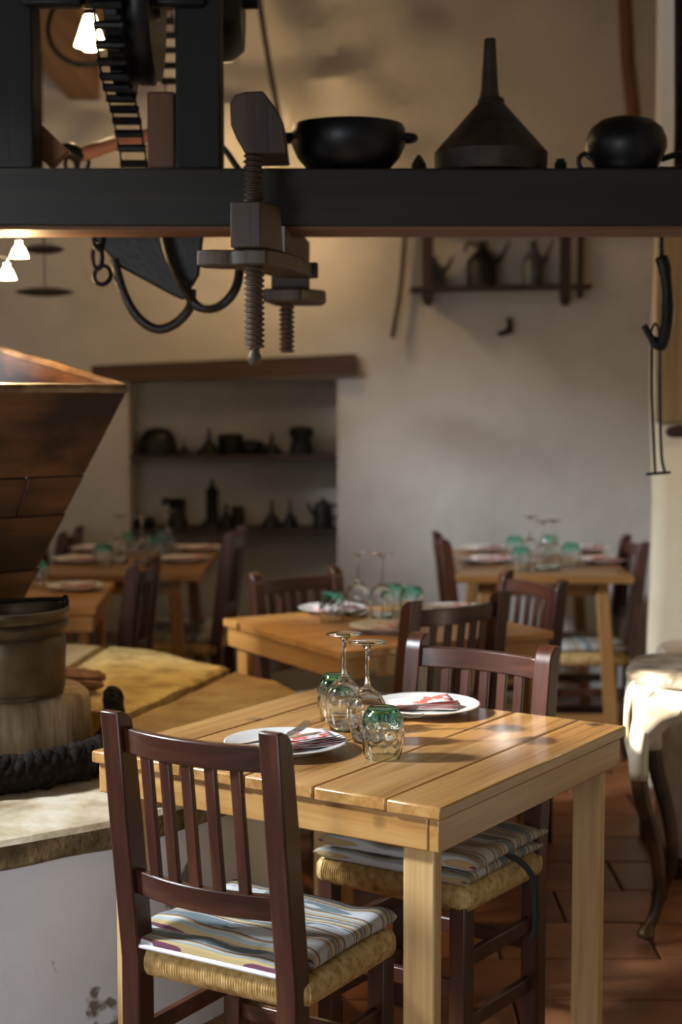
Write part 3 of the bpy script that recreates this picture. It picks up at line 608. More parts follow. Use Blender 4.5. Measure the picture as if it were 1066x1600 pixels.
# iron hoop, leaning plank, old tool and lamps upper left
bm = nb(); c = W(138, 40, 6.1); pts = [c + Vector((0.15 * math.cos(k * PI / 20), 0.08 * math.sin(k * PI / 20), 0.16 * math.sin(k * PI / 20))) for k in range(40)]
tag(obj('iron_hoop', tube(bm, pts, 0.010, 8, closed=True), M['iron']), 'dark iron hoop hanging behind the pendant lamp', 'hoop')
bm = nb(); a, b_ = W(30, 186, 4.16), W(93, 249, 4.16)
d = (b_ - a).normalized(); up = Vector((-d.z, 0, d.x)) * -0.032
hexa(bm, [a - up, b_ - up, b_ - up + Vector((0, .04, 0)), a - up + Vector((0, .04, 0))], [a + up, b_ + up, b_ + up + Vector((0, .04, 0)), a + up + Vector((0, .04, 0))])
tag(obj('leaning_plank', bm, M['plank_o'], bevel=0.003), 'orange brown plank leaning behind the broad upright timber', 'plank')
t = thing('old_axe', 'old tool with ruddy wooden handle and iron head lying behind the chain', 'tool', W(120, 245, 4.8)); L0 = Vector(t.location)
bm = nb(); tube(bm, spline([W(118, 244, 4.8) - L0, W(160, 231, 4.8) - L0, W(200, 218, 4.8) - L0, W(262, 206, 4.82) - L0]), [0.022] * 8 + [0.020] * 8 + [0.019] * 9, 10); obj('handle', bm, M['handle'], t)
bm = nb(); tube(bm, spline([W(92, 240, 4.8) - L0, W(108, 235, 4.78) - L0, W(126, 246, 4.8) - L0]), [0.010] + [0.022] * 8 + [0.024] * 8, 10); obj('head', bm, M['iron'], t)
for x, y in ((112, 256), (128, 255)):
    bm = nb(); c = W(x, y, 4.8) - L0; tube(bm, [c + Vector((0.02 * math.cos(k * PI / 6), 0.008 * math.sin(k * PI / 6), 0.028 * math.sin(k * PI / 6))) for k in range(12)], 0.006, 8, closed=True); obj('ring', bm, M['iron'], t)
# lamps
def pendant(px, py, Y, r, h, label, cord_to):
    c = W(px, py, Y); t = thing('pendant_lamp', label, 'lamp', c)
    bm = nb(); lathe(bm, [(r, 0), (r * .36, h), (r * .30, h), (r * .94, 0)], 28, close=True); obj('lamp_shade', bm, M['white'], t)
    bm = nb(); lathe(bm, [(0, -0.018), (0.022, -0.014), (0.026, 0.01), (0.014, 0.05), (0, 0.05)], 16); obj('bulb', bm, M['white'], t)
    bm = nb(); lathe(bm, [(0, h), (r * .4, h), (r * .4, h + .02), (0.008, h + .05), (0, h + .05)], 16); obj('cap', bm, M['iron'], t)
    bm = nb(); tube(bm, [(0, 0, h + .04), (0, 0, cord_to)], 0.004, 6); obj('cord', bm, M['iron'], t)
    return c
c = pendant(141, 72, 5.5, 0.052, 0.10, 'glowing white conical pendant lamp under the ceiling', 0.6)
light('pendant_light', 'POINT', (c.x, c.y, c.z - 0.06), 10, (1.0, 0.72, 0.38), shadow_soft_size=0.03)
for px, py, dy, lb in ((30, 390, 0, 'small lit halogen spot, the upper one nearest the beam'), (11, 424, 0.1, 'small lit halogen spot, the lower one at the picture edge')):
    Y = 4.28 + dy; c = W(px, py + 13, Y); t = thing('halogen_lamp', lb, 'lamp', c, 0, 'halogen spots below the beam')
    bm = nb(); lathe(bm, [(0.026, 0), (0.025, 0.004), (0.016, 0.026), (0.009, 0.034), (0.009, 0.044), (0.006, 0.044), (0, 0.03), (0, 0.002)], 24); obj('reflector', bm, M['halogen'], t)
    bm = nb(); tube(bm, spline([(0, 0, 0.04), (0, 0, 0.056), (-0.03, 0, 0.062), (-0.09, 0, 0.05), (-0.18, 0, 0.045)]), 0.004, 8); obj('wire', bm, M['steel'], t)
    light('halogen_light', 'POINT', (c.x, c.y, c.z - 0.035), 4, (1.0, 0.68, 0.32), shadow_soft_size=0.025)

# ------------------------------------------------------------------ pottery, tins and funnels in the niche
def lz(name, px, zs, prof, label, cat, mat='iron', parts=(), Y=YB + 0.12):
    t = thing(name, label, cat, (W(px, 700, Y).x, Y, zs), 0, None)
    bm = nb(); lathe(bm, prof, 20); obj('body', bm, M[mat], t)
    for nm, pts, r in parts:
        bm = nb(); tube(bm, spline(pts, 5), r, 8); obj(nm, bm, M[mat], t)
    return t
def fun(r, h): return [(0, 0), (r, 0), (r, 0.012), (r * .18, h * .55), (r * .10, h), (0, h)]
Z1, Z2 = 1.1665, 0.8065
lz('domed_tin', 246, Z1, [(0, 0), (0.095, 0), (0.098, 0.03), (0.088, 0.08), (0.06, 0.118), (0.02, 0.13), (0, 0.13)], 'big dark domed tin on the upper niche shelf', 'tin')
lz('small_funnel', 288, Z1, fun(0.026, 0.075), 'tiny dark funnel beside the domed tin on the upper niche shelf', 'funnel')
lz('medium_funnel', 327, Z1, fun(0.058, 0.13), 'dark tin funnel with tall spout on the upper niche shelf left of the pots', 'funnel')
lz('dark_pot', 360, Z1, [(0, 0), (0.05, 0), (0.06, 0.05), (0.062, 0.09), (0.055, 0.098), (0, 0.09)], 'straight-sided dark pot on the upper niche shelf', 'pot', Y=YB + .16)
lz('low_pan', 392, Z1, [(0, 0), (0.055, 0), (0.068, 0.04), (0.06, 0.06), (0, 0.068)], 'low dark covered pan on the upper niche shelf', 'pan', Y=YB + .19)
lz('short_funnel', 425, Z1, fun(0.055, 0.105), 'short dark tin funnel between low pan and jug on the upper niche shelf', 'funnel')
lz('wide_jug', 471, Z1, [(0, 0), (0.055, 0), (0.058, 0.02), (0.046, 0.07), (0.06, 0.10), (0.058, 0.125), (0.03, 0.135), (0, 0.135)], 'dark wide-necked jug near the bright niche edge, upper shelf', 'jug')
lz('bowl_stack', 224, Z2, [(0, 0), (0.05, 0), (0.06, 0.03), (0.03, 0.055), (0, 0.06)], 'low dark bowl at the start of the lower niche shelf', 'bowl')
lz('coffee_grinder', 276, Z2, [(0, 0), (0.055, 0), (0.05, 0.04), (0.042, 0.05), (0.04, 0.11), (0.047, 0.13), (0.03, 0.145), (0, 0.148)], 'dark squat grinder with crank on the lower niche shelf', 'grinder', parts=[('crank', [(-0.03, -0.01, 0.13), (-0.055, -0.02, 0.14), (-0.062, -0.02, 0.125), (-0.058, -0.02, 0.11)], 0.011)])
lz('lantern', 331, Z2, [(0, 0), (0.055, 0), (0.05, 0.025), (0.030, 0.04), (0.030, 0.17), (0.034, 0.18), (0.012, 0.205), (0.008, 0.235), (0, 0.235)], 'tall dark lantern-like canister on the lower niche shelf', 'lantern')
lz('narrow_can', 353, Z2, [(0, 0), (0.03, 0), (0.028, 0.05), (0.009, 0.075), (0.008, 0.12), (0, 0.12)], 'narrow-necked dark can beside the tall canister', 'can', Y=YB + .07)
lz('small_pot', 371, Z2, [(0, 0), (0.032, 0), (0.03, 0.09), (0.026, 0.1), (0, 0.1)], 'small dark pot between canister and funnels, lower niche shelf', 'pot', Y=YB + .17)
lz('broad_funnel', 425, Z2, fun(0.056, 0.135), 'broader of the paired dark funnels on the lower niche shelf', 'funnel')
lz('slim_funnel', 453, Z2, fun(0.04, 0.14), 'slimmer of the paired dark funnels on the lower niche shelf', 'funnel', Y=YB + .16)
lz('kettle', 505, Z2, [(0, 0), (0.05, 0), (0.047, 0.09), (0.04, 0.12), (0.012, 0.132), (0.01, 0.145), (0, 0.145)], 'dark spouted kettle at the bright end of the lower niche shelf', 'kettle', parts=[('spout', [(-0.04, 0, 0.06), (-0.062, 0, 0.085), (-0.075, 0, 0.12)], 0.009), ('handle', [(0.04, 0, 0.11), (0.07, 0, 0.105), (0.07, 0, 0.06), (0.045, 0, 0.04)], 0.006)])
# ------------------------------------------------------------------ oil mill on the left
MC = Vector((-1.28, 4.33, 0))
def ring_pts(r, n, amp, seed):
    return [(MC.x + (r + amp * noise.noise((math.cos(2 * PI * i / n) * 2, math.sin(2 * PI * i / n) * 2, seed))) * math.cos(2 * PI * i / n), MC.y + (r + amp * noise.noise((math.cos(2 * PI * i / n) * 2, math.sin(2 * PI * i / n) * 2, seed))) * math.sin(2 * PI * i / n)) for i in range(n)]
t = thing('mill_base', 'round whitewashed oil mill base topped by stone slabs', 'mill', (0, 0, 0))
bm = nb(); n = 96; rows_ = []
for k, z in enumerate((0, .06, .13, .2, .27, .34, .41, .47, .50)):
    row = []
    for i in range(n):
        a = 2 * PI * i / n; r = 1.165 - 0.03 * (z - .2) + 0.02 * noise.noise((math.cos(a) * 3, math.sin(a) * 3, z * 4)) - (0.0 if z < .47 else 0.01)
        row.append(bm.verts.new((MC.x + r * math.cos(a), MC.y + r * math.sin(a), z)))
    rows_.append(row)
for A, B in zip(rows_, rows_[1:]):
    for i in range(n): bm.faces.new((A[i], A[(i + 1) % n], B[(i + 1) % n], B[i]))
bm.faces.new(rows_[-1]); obj('masonry', bm, M['whitewash'], t, auto=0)
# lip stones: segments of the ring with open joints
nseg = 9
for s in range(nseg):
    a0 = 2 * PI * s / nseg + 0.25; a1 = a0 + 2 * PI / nseg - 0.006
    bm = nb(); kk = 14; lo = []; hi = []; sec = []
    for i in range(kk + 1):
        a = a0 + (a1 - a0) * i / kk; ro = 1.185 + 0.02 * noise.noise((a * 4, 3, 1)); e = 0.012 * noise.noise((a * 7, 1, 2))
        prof = [(0.5, 0.492), (ro - 0.022, 0.474 + e), (ro - 0.004, 0.486 + e), (ro, 0.515), (ro - 0.004, 0.530), (ro - 0.018, 0.540 + e * .3), (0.5, 0.542)]
        sec.append([bm.verts.new((MC.x + r * math.cos(a), MC.y + r * math.sin(a), z)) for r, z in prof])
    m_ = len(sec[0])
    for A, B in zip(sec, sec[1:]):
        for j in range(m_): bm.faces.new((A[j], B[j], B[(j + 1) % m_], A[(j + 1) % m_]))
    bm.faces.new(sec[0]); bm.faces.new(sec[-1][::-1])
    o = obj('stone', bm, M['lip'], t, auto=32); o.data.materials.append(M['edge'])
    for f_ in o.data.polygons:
        if f_.normal.z < 0.45: f_.material_index = 1  # side and under faces darkened by direction, dirt and shade in the colour
def slab(poly, z0, z1, mat, dz=0.0):
    bm = nb(); c = Vector((sum(p[0] for p in poly) / len(poly), sum(p[1] for p in poly) / len(poly), 0))
    pts = []
    for i in range(len(poly)):
        a, b_ = Vector((*poly[i], 0)), Vector((*poly[(i + 1) % len(poly)], 0))
        m_ = max(1, int((b_ - a).length / 0.09))
        for k in range(m_):
            p = a.lerp(b_, k / m_); p += (c - p).normalized() * (0.006 + 0.008 * noise.noise((p.x * 9, p.y * 9, 4)))
            pts.append(p)
    lo = [bm.verts.new((p.x, p.y, z0)) for p in pts]
    mid = [bm.verts.new((p.x, p.y, z1 - 0.009 + 0.008 * noise.noise((p.x * 6, p.y * 6, 1)))) for p in pts]
    hi = [bm.verts.new((p.x + (c.x - p.x) * .05, p.y + (c.y - p.y) * .05, z1 + 0.008 * noise.noise((p.x * 5, p.y * 5, 7)))) for p in pts]
    top = bm.verts.new((c.x, c.y, z1 + dz)); n = len(pts)
    for i in range(n):
        j = (i + 1) % n
        bm.faces.new((lo[i], lo[j], mid[j], mid[i])); bm.faces.new((mid[i], mid[j], hi[j], hi[i])); bm.faces.new((hi[i], hi[j], top))
    bm.faces.new(lo[::-1]); return obj('stone', bm, M[mat], t, auto=24)
slab([(-0.785, 5.375), (-0.56, 5.22), (-0.345, 4.945), (-0.60, 4.17), (-0.66, 4.29), (-0.80, 4.33), (-0.835, 4.93)], 0.54, 0.622, 'slab', 0.006)
slab([(-0.33, 4.93), (-0.19, 4.78), (-0.115, 4.60), (-0.12, 4.1), (-0.23, 3.78), (-0.42, 3.56), (-0.60, 3.90), (-0.585, 4.16)], 0.54, 0.612, 'slab2')
slab([(-0.80, 5.38), (-0.85, 4.93), (-0.86, 4.36), (-1.2, 4.75), (-1.35, 5.46), (-1.1, 5.46)], 0.54, 0.618, 'slab2')
slab([(-1.37, 5.46), (-1.22, 4.77), (-1.55, 4.73), (-2.2, 4.7), (-2.0, 5.2), (-1.7, 5.4)], 0.54, 0.62, 'slab')
# stone drum with the pot, runner stone, hopper
t = thing('stone_drum', 'short weathered stone drum with vertical tool marks under the pot', 'stone', (-0.86, 4.06, 0.5425))
bm = nb(); n = 56; rr = []
for z, r in ((0, 0.212), (0.05, 0.215), (0.10, 0.212), (0.15, 0.21), (0.172, 0.203), (0.18, 0.185)):
    rr.append([bm.verts.new(((r + 0.010 * noise.noise((math.cos(2 * PI * i / n) * 9, math.sin(2 * PI * i / n) * 9, z * 2))) * math.cos(2 * PI * i / n), (r + 0.010 * noise.noise((math.cos(2 * PI * i / n) * 9, math.sin(2 * PI * i / n) * 9, z * 2))) * math.sin(2 * PI * i / n), z)) for i in range(n)])
for A, B in zip(rr, rr[1:]):
    for i in range(n): bm.faces.new((A[i], A[(i + 1) % n], B[(i + 1) % n], B[i]))
bm.faces.new(rr[0][::-1]); bm.faces.new(rr[-1]); obj('drum_body', bm, M['drum'], t, auto=0)
t = thing('copper_pot', 'tarnished copper pot with beaded neck on the stone drum', 'pot', (-0.845, 3.975, 0.7235))
bm = nb(); lathe(bm, [(0, 0), (0.138, 0), (0.146, 0.006), (0.150, 0.02), (0.153, 0.11), (0.154, 0.145), (0.150, 0.152), (0.147, 0.156), (0.154, 0.166), (0.161, 0.178), (0.158, 0.186), (0.152, 0.190), (0.156, 0.200), (0.164, 0.210), (0.163, 0.218), (0.156, 0.220), (0.146, 0.20), (0.142, 0.02), (0, 0.012)], 48); obj('pot_body', bm, M['copper'], t)
for s in (0.35, 3.4):
    bm = nb(); x, y = 0.155 * math.cos(s), 0.155 * math.sin(s); box(bm, (x, y, 0.222), (0.035, 0.014, 0.03), RZ(s + PI / 2)); lathe(bm, [(0, -0.008), (0.010, -0.006), (0.010, 0.006), (0, 0.008)], 10, T(x, y, 0.234) @ RZ(s) @ RY(PI / 2)); obj('lug', bm, M['iron'], t, bevel=0.003)
bm = nb(); tube(bm, spline([(0.146, 0.055, 0.232), (0.08, 0.02, 0.236), (-0.06, -0.05, 0.236), (-0.15, -0.04, 0.234)]), 0.006, 8); obj('bail_handle', bm, M['iron'], t)
t = thing('runner_stone', 'grey millstone partly hidden behind the copper pot', 'millstone', (-1.40, 4.36, 0.5425))
bm = nb(); lathe(bm, [(0.05, 0), (0.33, 0), (0.345, 0.02), (0.345, 0.29), (0.33, 0.31), (0.05, 0.31)], 40, close=True); obj('stone_body', bm, M['drum'], t)
t = thing('hopper', 'big brown wooden hopper of stained boards above the copper pot', 'hopper', (-1.09, 4.25, 0.9))
L0 = Vector(t.location)
top = [Vector((-0.576, 4.20, 1.488)), Vector((-1.09, 3.68, 1.492)), Vector((-1.64, 4.20, 1.60)), Vector((-1.09, 4.74, 1.622))]
bot = [Vector((-0.890, 4.25, 0.905)), Vector((-1.09, 4.05, 0.905)), Vector((-1.29, 4.25, 0.905)), Vector((-1.09, 4.45, 0.905))]
cen = Vector((-1.09, 4.25, 0))
fr = [0, 0.42, 0.455, 0.735, 0.75, 1.0]
for s in range(4):
    a, b_, c, d = top[s], top[(s + 1) % 4], bot[(s + 1) % 4], bot[s]
    nrm = ((b_ - a).cross(d - a)).normalized()
    if nrm.dot(cen - (a + b_) / 2) > 0: nrm = -nrm
    lay = [(0.0, 0.375, 0.000), (0.38, 0.55, -0.002), (0.555, 0.80, -0.006), (0.805, 1.0, -0.012)]
    for f0, f1, off in lay:
        sub = [(0, 1)]
        if f0 == 0.38: sub = [(0, 0.30), (0.305, 1)] if s == 0 else [(0, 0.55), (0.555, 1)]
        for u0, u1 in sub:
            q = [a.lerp(d, f0).lerp(b_.lerp(c, f0), u0), a.lerp(d, f0).lerp(b_.lerp(c, f0), u1), a.lerp(d, f1).lerp(b_.lerp(c, f1), u1), a.lerp(d, f1).lerp(b_.lerp(c, f1), u0)]
            o_ = nrm * off
            if s == 0: pass
            bm = nb(); hexa(bm, [p + o_ - L0 for p in q], [p + o_ - nrm * 0.022 - L0 for p in q])
            # board grain runs along local x, so turn the board's mesh into its own frame
            ax = (q[1] - q[0]).normalized(); ang = math.atan2(ax.y, ax.x); ctr = sum((v.co for v in bm.verts), Vector()) / 8
            bmesh.ops.transform(bm, matrix=RZ(-ang) @ Matrix.Translation(-ctr), verts=bm.verts)
            o = obj('board', bm, M['hopper'], t, bevel=0.003); o.location = ctr; o.rotation_euler = (0, 0, ang)
    e0, e1 = a - L0, b_ - L0; inn = -nrm * 0.012; bm = nb()
    k = 14; pts = [e0.lerp(e1, i / k) + inn + Vector((0, 0, 0.004 + 0.004 * noise.noise((i * 1.7, s, 3)))) for i in range(k + 1)]
    tube(bm, pts, 0.014, 8); obj('rim', bm, M['rim'], t, label='pale worn rim edge')
# tarred rope round the drum
def rope(path, r, strands=3, turns=14):
    bm = nb(); P_ = spline(path, 12)
    for s in range(strands):
        pts = []
        for i, p in enumerate(P_):
            tn = (P_[min(i + 1, len(P_) - 1)] - P_[max(0, i - 1)]).normalized(); sd = tn.cross(Vector((0, 0, 1))).normalized(); u = sd.cross(tn)
            a = 2 * PI * (i / len(P_) * turns + s / strands); k = r * 0.56 * (1 + 0.35 * noise.noise((i * .4, s * 3.3, 1)))
            pts.append(p + sd * (k * math.cos(a)) + u * (k * math.sin(a)))
        tube(bm, pts, r * 0.46, 6)
    return bm
o = obj('tarred_rope', rope([(-1.45, 3.90, 0.585), (-1.2, 3.70, 0.585), (-0.97, 3.64, 0.588), (-0.78, 3.69, 0.588), (-0.64, 3.80, 0.592), (-0.545, 3.92, 0.60)], 0.050, 5, 9), M['rope'], auto=0)
tag(o, 'thick black tarred rope lying at the foot of the stone drum', 'rope')
o = obj('rope_coil', rope([(-0.60, 4.02, 0.60), (-0.585, 4.075, 0.64), (-0.595, 4.12, 0.69), (-0.60, 4.16, 0.66)], 0.027, 5, 3), M['rope'], auto=0)
tag(o, 'black knotted rope end standing up against the side of the stone drum', 'rope')
t = thing('gnarled_root', 'reddish brown gnarled wood stub on the yellow slab behind the copper pot', 'wood', (-0.80, 4.50, 0.645)); L0 = Vector(t.location)
bm = nb(); tube(bm, spline([(-0.12, -0.02, 0.028), (0.0, -0.01, 0.026), (0.08, 0, 0.022), (0.13, 0.01, 0.024)], 6), [0.035] * 6 + [0.034, 0.032, 0.03, 0.03, 0.028, 0.03] + [0.026, 0.024, 0.022, 0.022, 0.020, 0.012] + [0.008], 10, flat=1.3); obj('stub', bm, M['bark'], t)
bm = nb(); tube(bm, [(0.03, -0.03, 0.008), (0.10, -0.035, 0.006), (0.13, -0.03, 0.008)], [0.020, 0.016, 0.006], 8); obj('splinter', bm, M['bark'], t)
bm = nb()

# ------------------------------------------------------------------ tables
def plank_table(size, widths, top, label, name='dining_table', mats=('pine_x', 'pine_y', 'pine_z'), H=0.75, leg_w=0.066, leg_t=0.030, inset=0.045, apron=0.062, bv=0.004):
    t = thing(name, label, 'table')
    h = size / 2; y = -h
    for w_ in widths:
        w_ = w_ * size / sum(widths)
        bm = nb(); box(bm, (random.uniform(-.0012, .0012), y + w_ / 2, H - 0.0125 + random.uniform(-.0006, 0)), (size, w_ - 0.0022, 0.025)); o = obj('plank', bm, M[mats[0]], t, bevel=bv)
        y += w_
    for s in (-1, 1):
        bm = nb(); box(bm, (0, s * (h - 0.022), H - 0.0255 - apron / 2), (size - 0.024, 0.022, apron)); obj('apron', bm, M[mats[0]], t, bevel=0.003)
        bm = nb(); box(bm, (s * (h - 0.022), 0, H - 0.0255 - apron / 2), (0.022, size - 0.068, apron)); obj('apron', bm, M[mats[1]], t, bevel=0.003)
    for sx in (-1, 1):
        for sy in (-1, 1):
            bm = nb(); box(bm, (sx * (h - 0.034 - leg_t / 2), sy * (h - 0.034 - leg_w / 2), (H - 0.026) / 2), (leg_t, leg_w, H - 0.026)); obj('leg', bm, M[mats[2]], t, bevel=0.004)
    return t
tab = plank_table(0.825, [.112, .155, .155, .15, .12, .108], 0, 'light varnished pine table in the foreground set with glasses and plates')
tab.location = (0.058, 3.348, 0); tab.rotation_euler = (0, 0, math.radians(56.86))
tm_ = plank_table(0.755, [.13] * 6, 0, 'pine table coloured as lamplit in the middle of the room behind the foreground one', mats=('warmlit_x', 'warmlit_y', 'warmlit_z'))
tm_.location = (0.1345, 4.976, 0); tm_.rotation_euler = (0, 0, math.radians(30.2))
ta = plank_table(0.75, [.15] * 5, 0, 'pine table coloured as lamplit, tight behind the stone mill, its end by the hopper', mats=('warmlit_x', 'warmlit_y', 'warmlit_z'), H=0.73)
ta.location = (-1.245, 5.86, 0); ta.rotation_euler = (0, 0, math.radians(3))
def splay_table(sx_, sy_, label):
    t = thing('dining_table', label, 'table'); H = 0.75; y = -sy_ / 2; k = 5
    for i in range(k):
        w_ = sy_ / k; bm = nb()
        prism(bm, [(y + 0.001, H - 0.03 + 0.0), (y + w_ - 0.001, H - 0.03), (y + w_ - 0.001, H), (y + 0.001, H)], -sx_ / 2, sx_ / 2, 'x'); obj('plank', bm, M['dimpine_x'], t, bevel=0.004); y += w_
    for a in (-1, 1):
        for b_ in (-1, 1):
            bm = nb(); x0, y0 = a * (sx_ / 2 - 0.12), b_ * (sy_ / 2 - 0.08); x1, y1 = a * (sx_ / 2 - 0.065), b_ * (sy_ / 2 - 0.05); r = 0.026
            sq = lambda x, y_, z: [(x - r, y_ - r, z), (x + r, y_ - r, z), (x + r, y_ + r, z), (x - r, y_ + r, z)]
            hexa(bm, sq(x1, y1, 0), sq(x0, y0, H - 0.032)); obj('leg', bm, M['dimpine_z'], t, bevel=0.005)
    for b_ in (-1, 1):
        bm = nb(); box(bm, (0, b_ * (sy_ / 2 - 0.055), 0.16), (sx_ - 0.15, 0.022, 0.055)); obj('stretcher', bm, M['dimpine_x'], t, bevel=0.003)
        bm = nb(); box(bm, (0, b_ * (sy_ / 2 - 0.085), H - 0.062), (sx_ - 0.28, 0.02, 0.055)); obj('apron', bm, M['dimpine_x'], t, bevel=0.003)
    return t
tb = splay_table(0.66, 0.95, 'splay-legged pine table below the wall niche'); tb.location = (-0.885, 6.79, 0)
tf = splay_table(0.70, 1.06, 'splay-legged pine table against the bare wall near the cream wall end'); tf.location = (0.825, 6.80, 0); tf.rotation_euler = (0, 0, math.radians(-2))

# ------------------------------------------------------------------ chairs and cushions
def rush_seat():
    """four rails wrapped with twisted cord, corrugated strand by strand, closed top and bottom"""
    bm = nb(); hw, y0, y1, z0, z1 = 0.200, -0.178, 0.172, 0.385, 0.437; r = (z1 - z0) / 2; zc = (z0 + z1) / 2
    def rail(p, q, n):
        p, q = Vector(p), Vector(q); d = (q - p); L_ = d.length; d.normalize(); out = d.cross(Vector((0, 0, 1))); N_ = n * 4; rings = []
        for i in range(N_ + 1):
            ph = i / 4.0; amp = 0.0040 * abs(math.sin(PI * ph)) + 0.0007 * noise.noise((i * .37, p.x * 9, p.y * 9))
            c = p + d * (L_ * i / N_); ring = []
            for k in range(11):
                a = -PI / 2 * 1.15 + PI * 1.15 * k / 10; rr = r + amp
                ring.append(bm.verts.new(c + out * (rr * 0.8 * math.cos(a)) + Vector((0, 0, rr * math.sin(a)))))
            rings.append(ring)
        for A, B in zip(rings, rings[1:]):
            for k in range(10): bm.faces.new((A[k], A[k + 1], B[k + 1], B[k]))
    w = hw - 0.02
    rail((-w, y0 + .02, zc), (w, y0 + .02, zc), 62); rail((w, y0 + .02, zc), (w, y1 - .02, zc), 56); rail((w, y1 - .02, zc), (-w, y1 - .02, zc), 62); rail((-w, y1 - .02, zc), (-w, y0 + .02, zc), 56)
    for sx in (-1, 1):
        for yy in (y0 + .02, y1 - .02):
            lathe(bm, [(0, z0 + .001), (0.013, z0 + .001), (0.02, z0 + .012), (0.021, zc), (0.02, z1 - .012), (0.013, z1 - .001), (0, z1 - .001)], 12, T(sx * w, yy, 0))
    box(bm, (0, (y0 + y1) / 2, zc), (2 * w, y1 - y0 - .04, z1 - z0 - 0.004))
    return bm
chair = thing('rush_chair', 'tmp', 'chair')
PX, PY = 0.175, -0.172
def post_prof(y=PY, d=0.023):
    return [(y - d, 0), (y + d, 0), (y + d, 0.44), (y + d - 0.030, 0.70), (y + d - 0.052, 0.862), (y + d - 0.058, 0.882), (y + d - 0.070, 0.894), (y + d - 0.085, 0.90), (y - d - 0.055, 0.90), (y - d - 0.033, 0.70), (y - d, 0.42)]
for s in (-1, 1):
    bm = nb(); prism(bm, post_prof(), s * PX - 0.0215, s * PX + 0.0215, 'x'); obj('rear_leg', bm, M['mah_z'], chair, bevel=0.0035, auto=30)
for s in (-1, 1):
    bm = nb(); box(bm, (s * 0.172, 0.148, 0.215), (0.040, 0.040, 0.43)); obj('front_leg', bm, M['mah_z'], chair, bevel=0.0035)
def bow_rail(z0, z1, ya, bow, th):
    bm = nb(); k = 14; sec = []
    for i in range(k + 1):
        u = -1 + 2 * i / k; x = u * (PX - 0.02); yb = -bow * (1 - u * u); yy0 = ya(z0) + yb; yy1 = ya(z1) + yb
        zz0, zz1 = z0, z1
        sec.append([bm.verts.new(p) for p in ((x, yy0 - th, zz0), (x, yy0 + th, zz0), (x, yy1 + th, zz1), (x, yy1 - th, zz1))])
    for A, B in zip(sec, sec[1:]):
        for j in range(4): bm.faces.new((A[j], B[j], B[(j + 1) % 4], A[(j + 1) % 4]))
    bm.faces.new(sec[0]); bm.faces.new(sec[-1][::-1]); return bm
yl = lambda z: PY - 0.055 * (z - 0.43) / 0.47
obj('top_rail', bow_rail(0.822, 0.870, yl, 0.030, 0.0095), M['mah_x'], chair, bevel=0.003, auto=30)
obj('lower_rail', bow_rail(0.548, 0.596, yl, 0.030, 0.0095), M['mah_x'], chair, bevel=0.003, auto=30)
for i in range(5):
    u = (-2 + i) / 2 * 0.64; x = u * 0.155; bw = -0.030 * (1 - u * u)
    bm = nb(); y0, y1 = yl(0.59) + bw, yl(0.826) + bw
    q = lambda y, z: [(x - 0.0115, y - 0.006, z), (x + 0.0115, y - 0.006, z), (x + 0.0115, y + 0.006, z), (x - 0.0115, y + 0.006, z)]
    hexa(bm, q(y0, 0.59), q(y1, 0.826)); obj('slat', bm, M['mah_z'], chair, bevel=0.002)
obj('rush_seat', rush_seat(), M['rush'], chair, auto=60)
for s in (-1, 1):
    for z in (0.13, 0.27):
        bm = nb(); box(bm, (s * 0.172, -0.01, z), (0.018, 0.29, 0.034)); obj('stretcher', bm, M['mah_x'], chair, bevel=0.003)
bm = nb(); box(bm, (0, 0.148, 0.21), (0.31, 0.018, 0.036)); obj('stretcher', bm, M['mah_x'], chair, bevel=0.003)
bm = nb(); box(bm, (0, -0.172, 0.22), (0.31, 0.018, 0.034)); obj('stretcher', bm, M['mah_x'], chair, bevel=0.003)

def pad(w_, d_, th, seed, crease=0.004, n=26, y0=0, pinch=0.012):
    bm = nb(); up = {}; dn = {}
    G = lambda s_: math.copysign(1 - (1 - abs(s_)) ** 1.9, s_)
    for i in range(n + 1):
        for j in range(n + 1):
            u, v = G(-1 + 2 * i / n), G(-1 + 2 * j / n)
            e = max(0, 1 - abs(u) ** 16) ** .5 * max(0, 1 - abs(v) ** 16) ** .5
            cx = 1 - pinch * 1.2 * (1 - abs(v) ** 2) * abs(u) ** 3 / max(w_, .01) ; cy = 1 - pinch * 1.2 * (1 - abs(u) ** 2) * abs(v) ** 3 / max(d_, .01)
            x, y = u * w_ / 2 * cx, v * d_ / 2 * cy + y0
            nz = crease * noise.noise((x * 14, y * 14, seed)) + crease * 1.2 * noise.noise((x * 5, y * 9, seed + 3))
            zt = th * (0.5 + 0.5 * e) + nz * (0.3 + e); zb = th * (0.5 - 0.5 * e)
            up[i, j] = bm.verts.new((x, y, zt)); dn[i, j] = up[i, j] if e < 1e-4 else bm.verts.new((x, y, zb))
    for i in range(n):
        for j in range(n):
            bm.faces.new((up[i, j], up[i + 1, j], up[i + 1, j + 1], up[i, j + 1]))
            vs = []
            for k in ((i, j), (i, j + 1), (i + 1, j + 1), (i + 1, j)):
                if dn[k] not in vs: vs.append(dn[k])
            if len(vs) >= 3 and set(vs) != {up[i, j], up[i + 1, j], up[i + 1, j + 1], up[i, j + 1]}: bm.faces.new(vs)
    return bm
ZS = 0.4385
cushion = thing('seat_cushion', 'tmp', 'cushion')
cpad = obj('pad', pad(0.395, 0.35, 0.036, 2), M['fabric'], cushion, auto=0)
for s in (-1, 1):
    bm = nb(); tube(bm, spline([(s * 0.150, -0.145, 0.018), (s * 0.185, -0.145, 0.012), (s * 0.203, -0.16, -0.01), (s * 0.206, -0.155, -0.08)], 5), 0.006, 6, flat=0.3); obj('tie', bm, M['ribbon'], cpad)
cushA = thing('seat_cushion', 'striped grey, white and mustard cushion on the foreground rush chair', 'cushion')
obj('pad', pad(0.39, 0.31, 0.040, 5, 0.006, 34, 0.018), M['fabric'], cushA, auto=0)
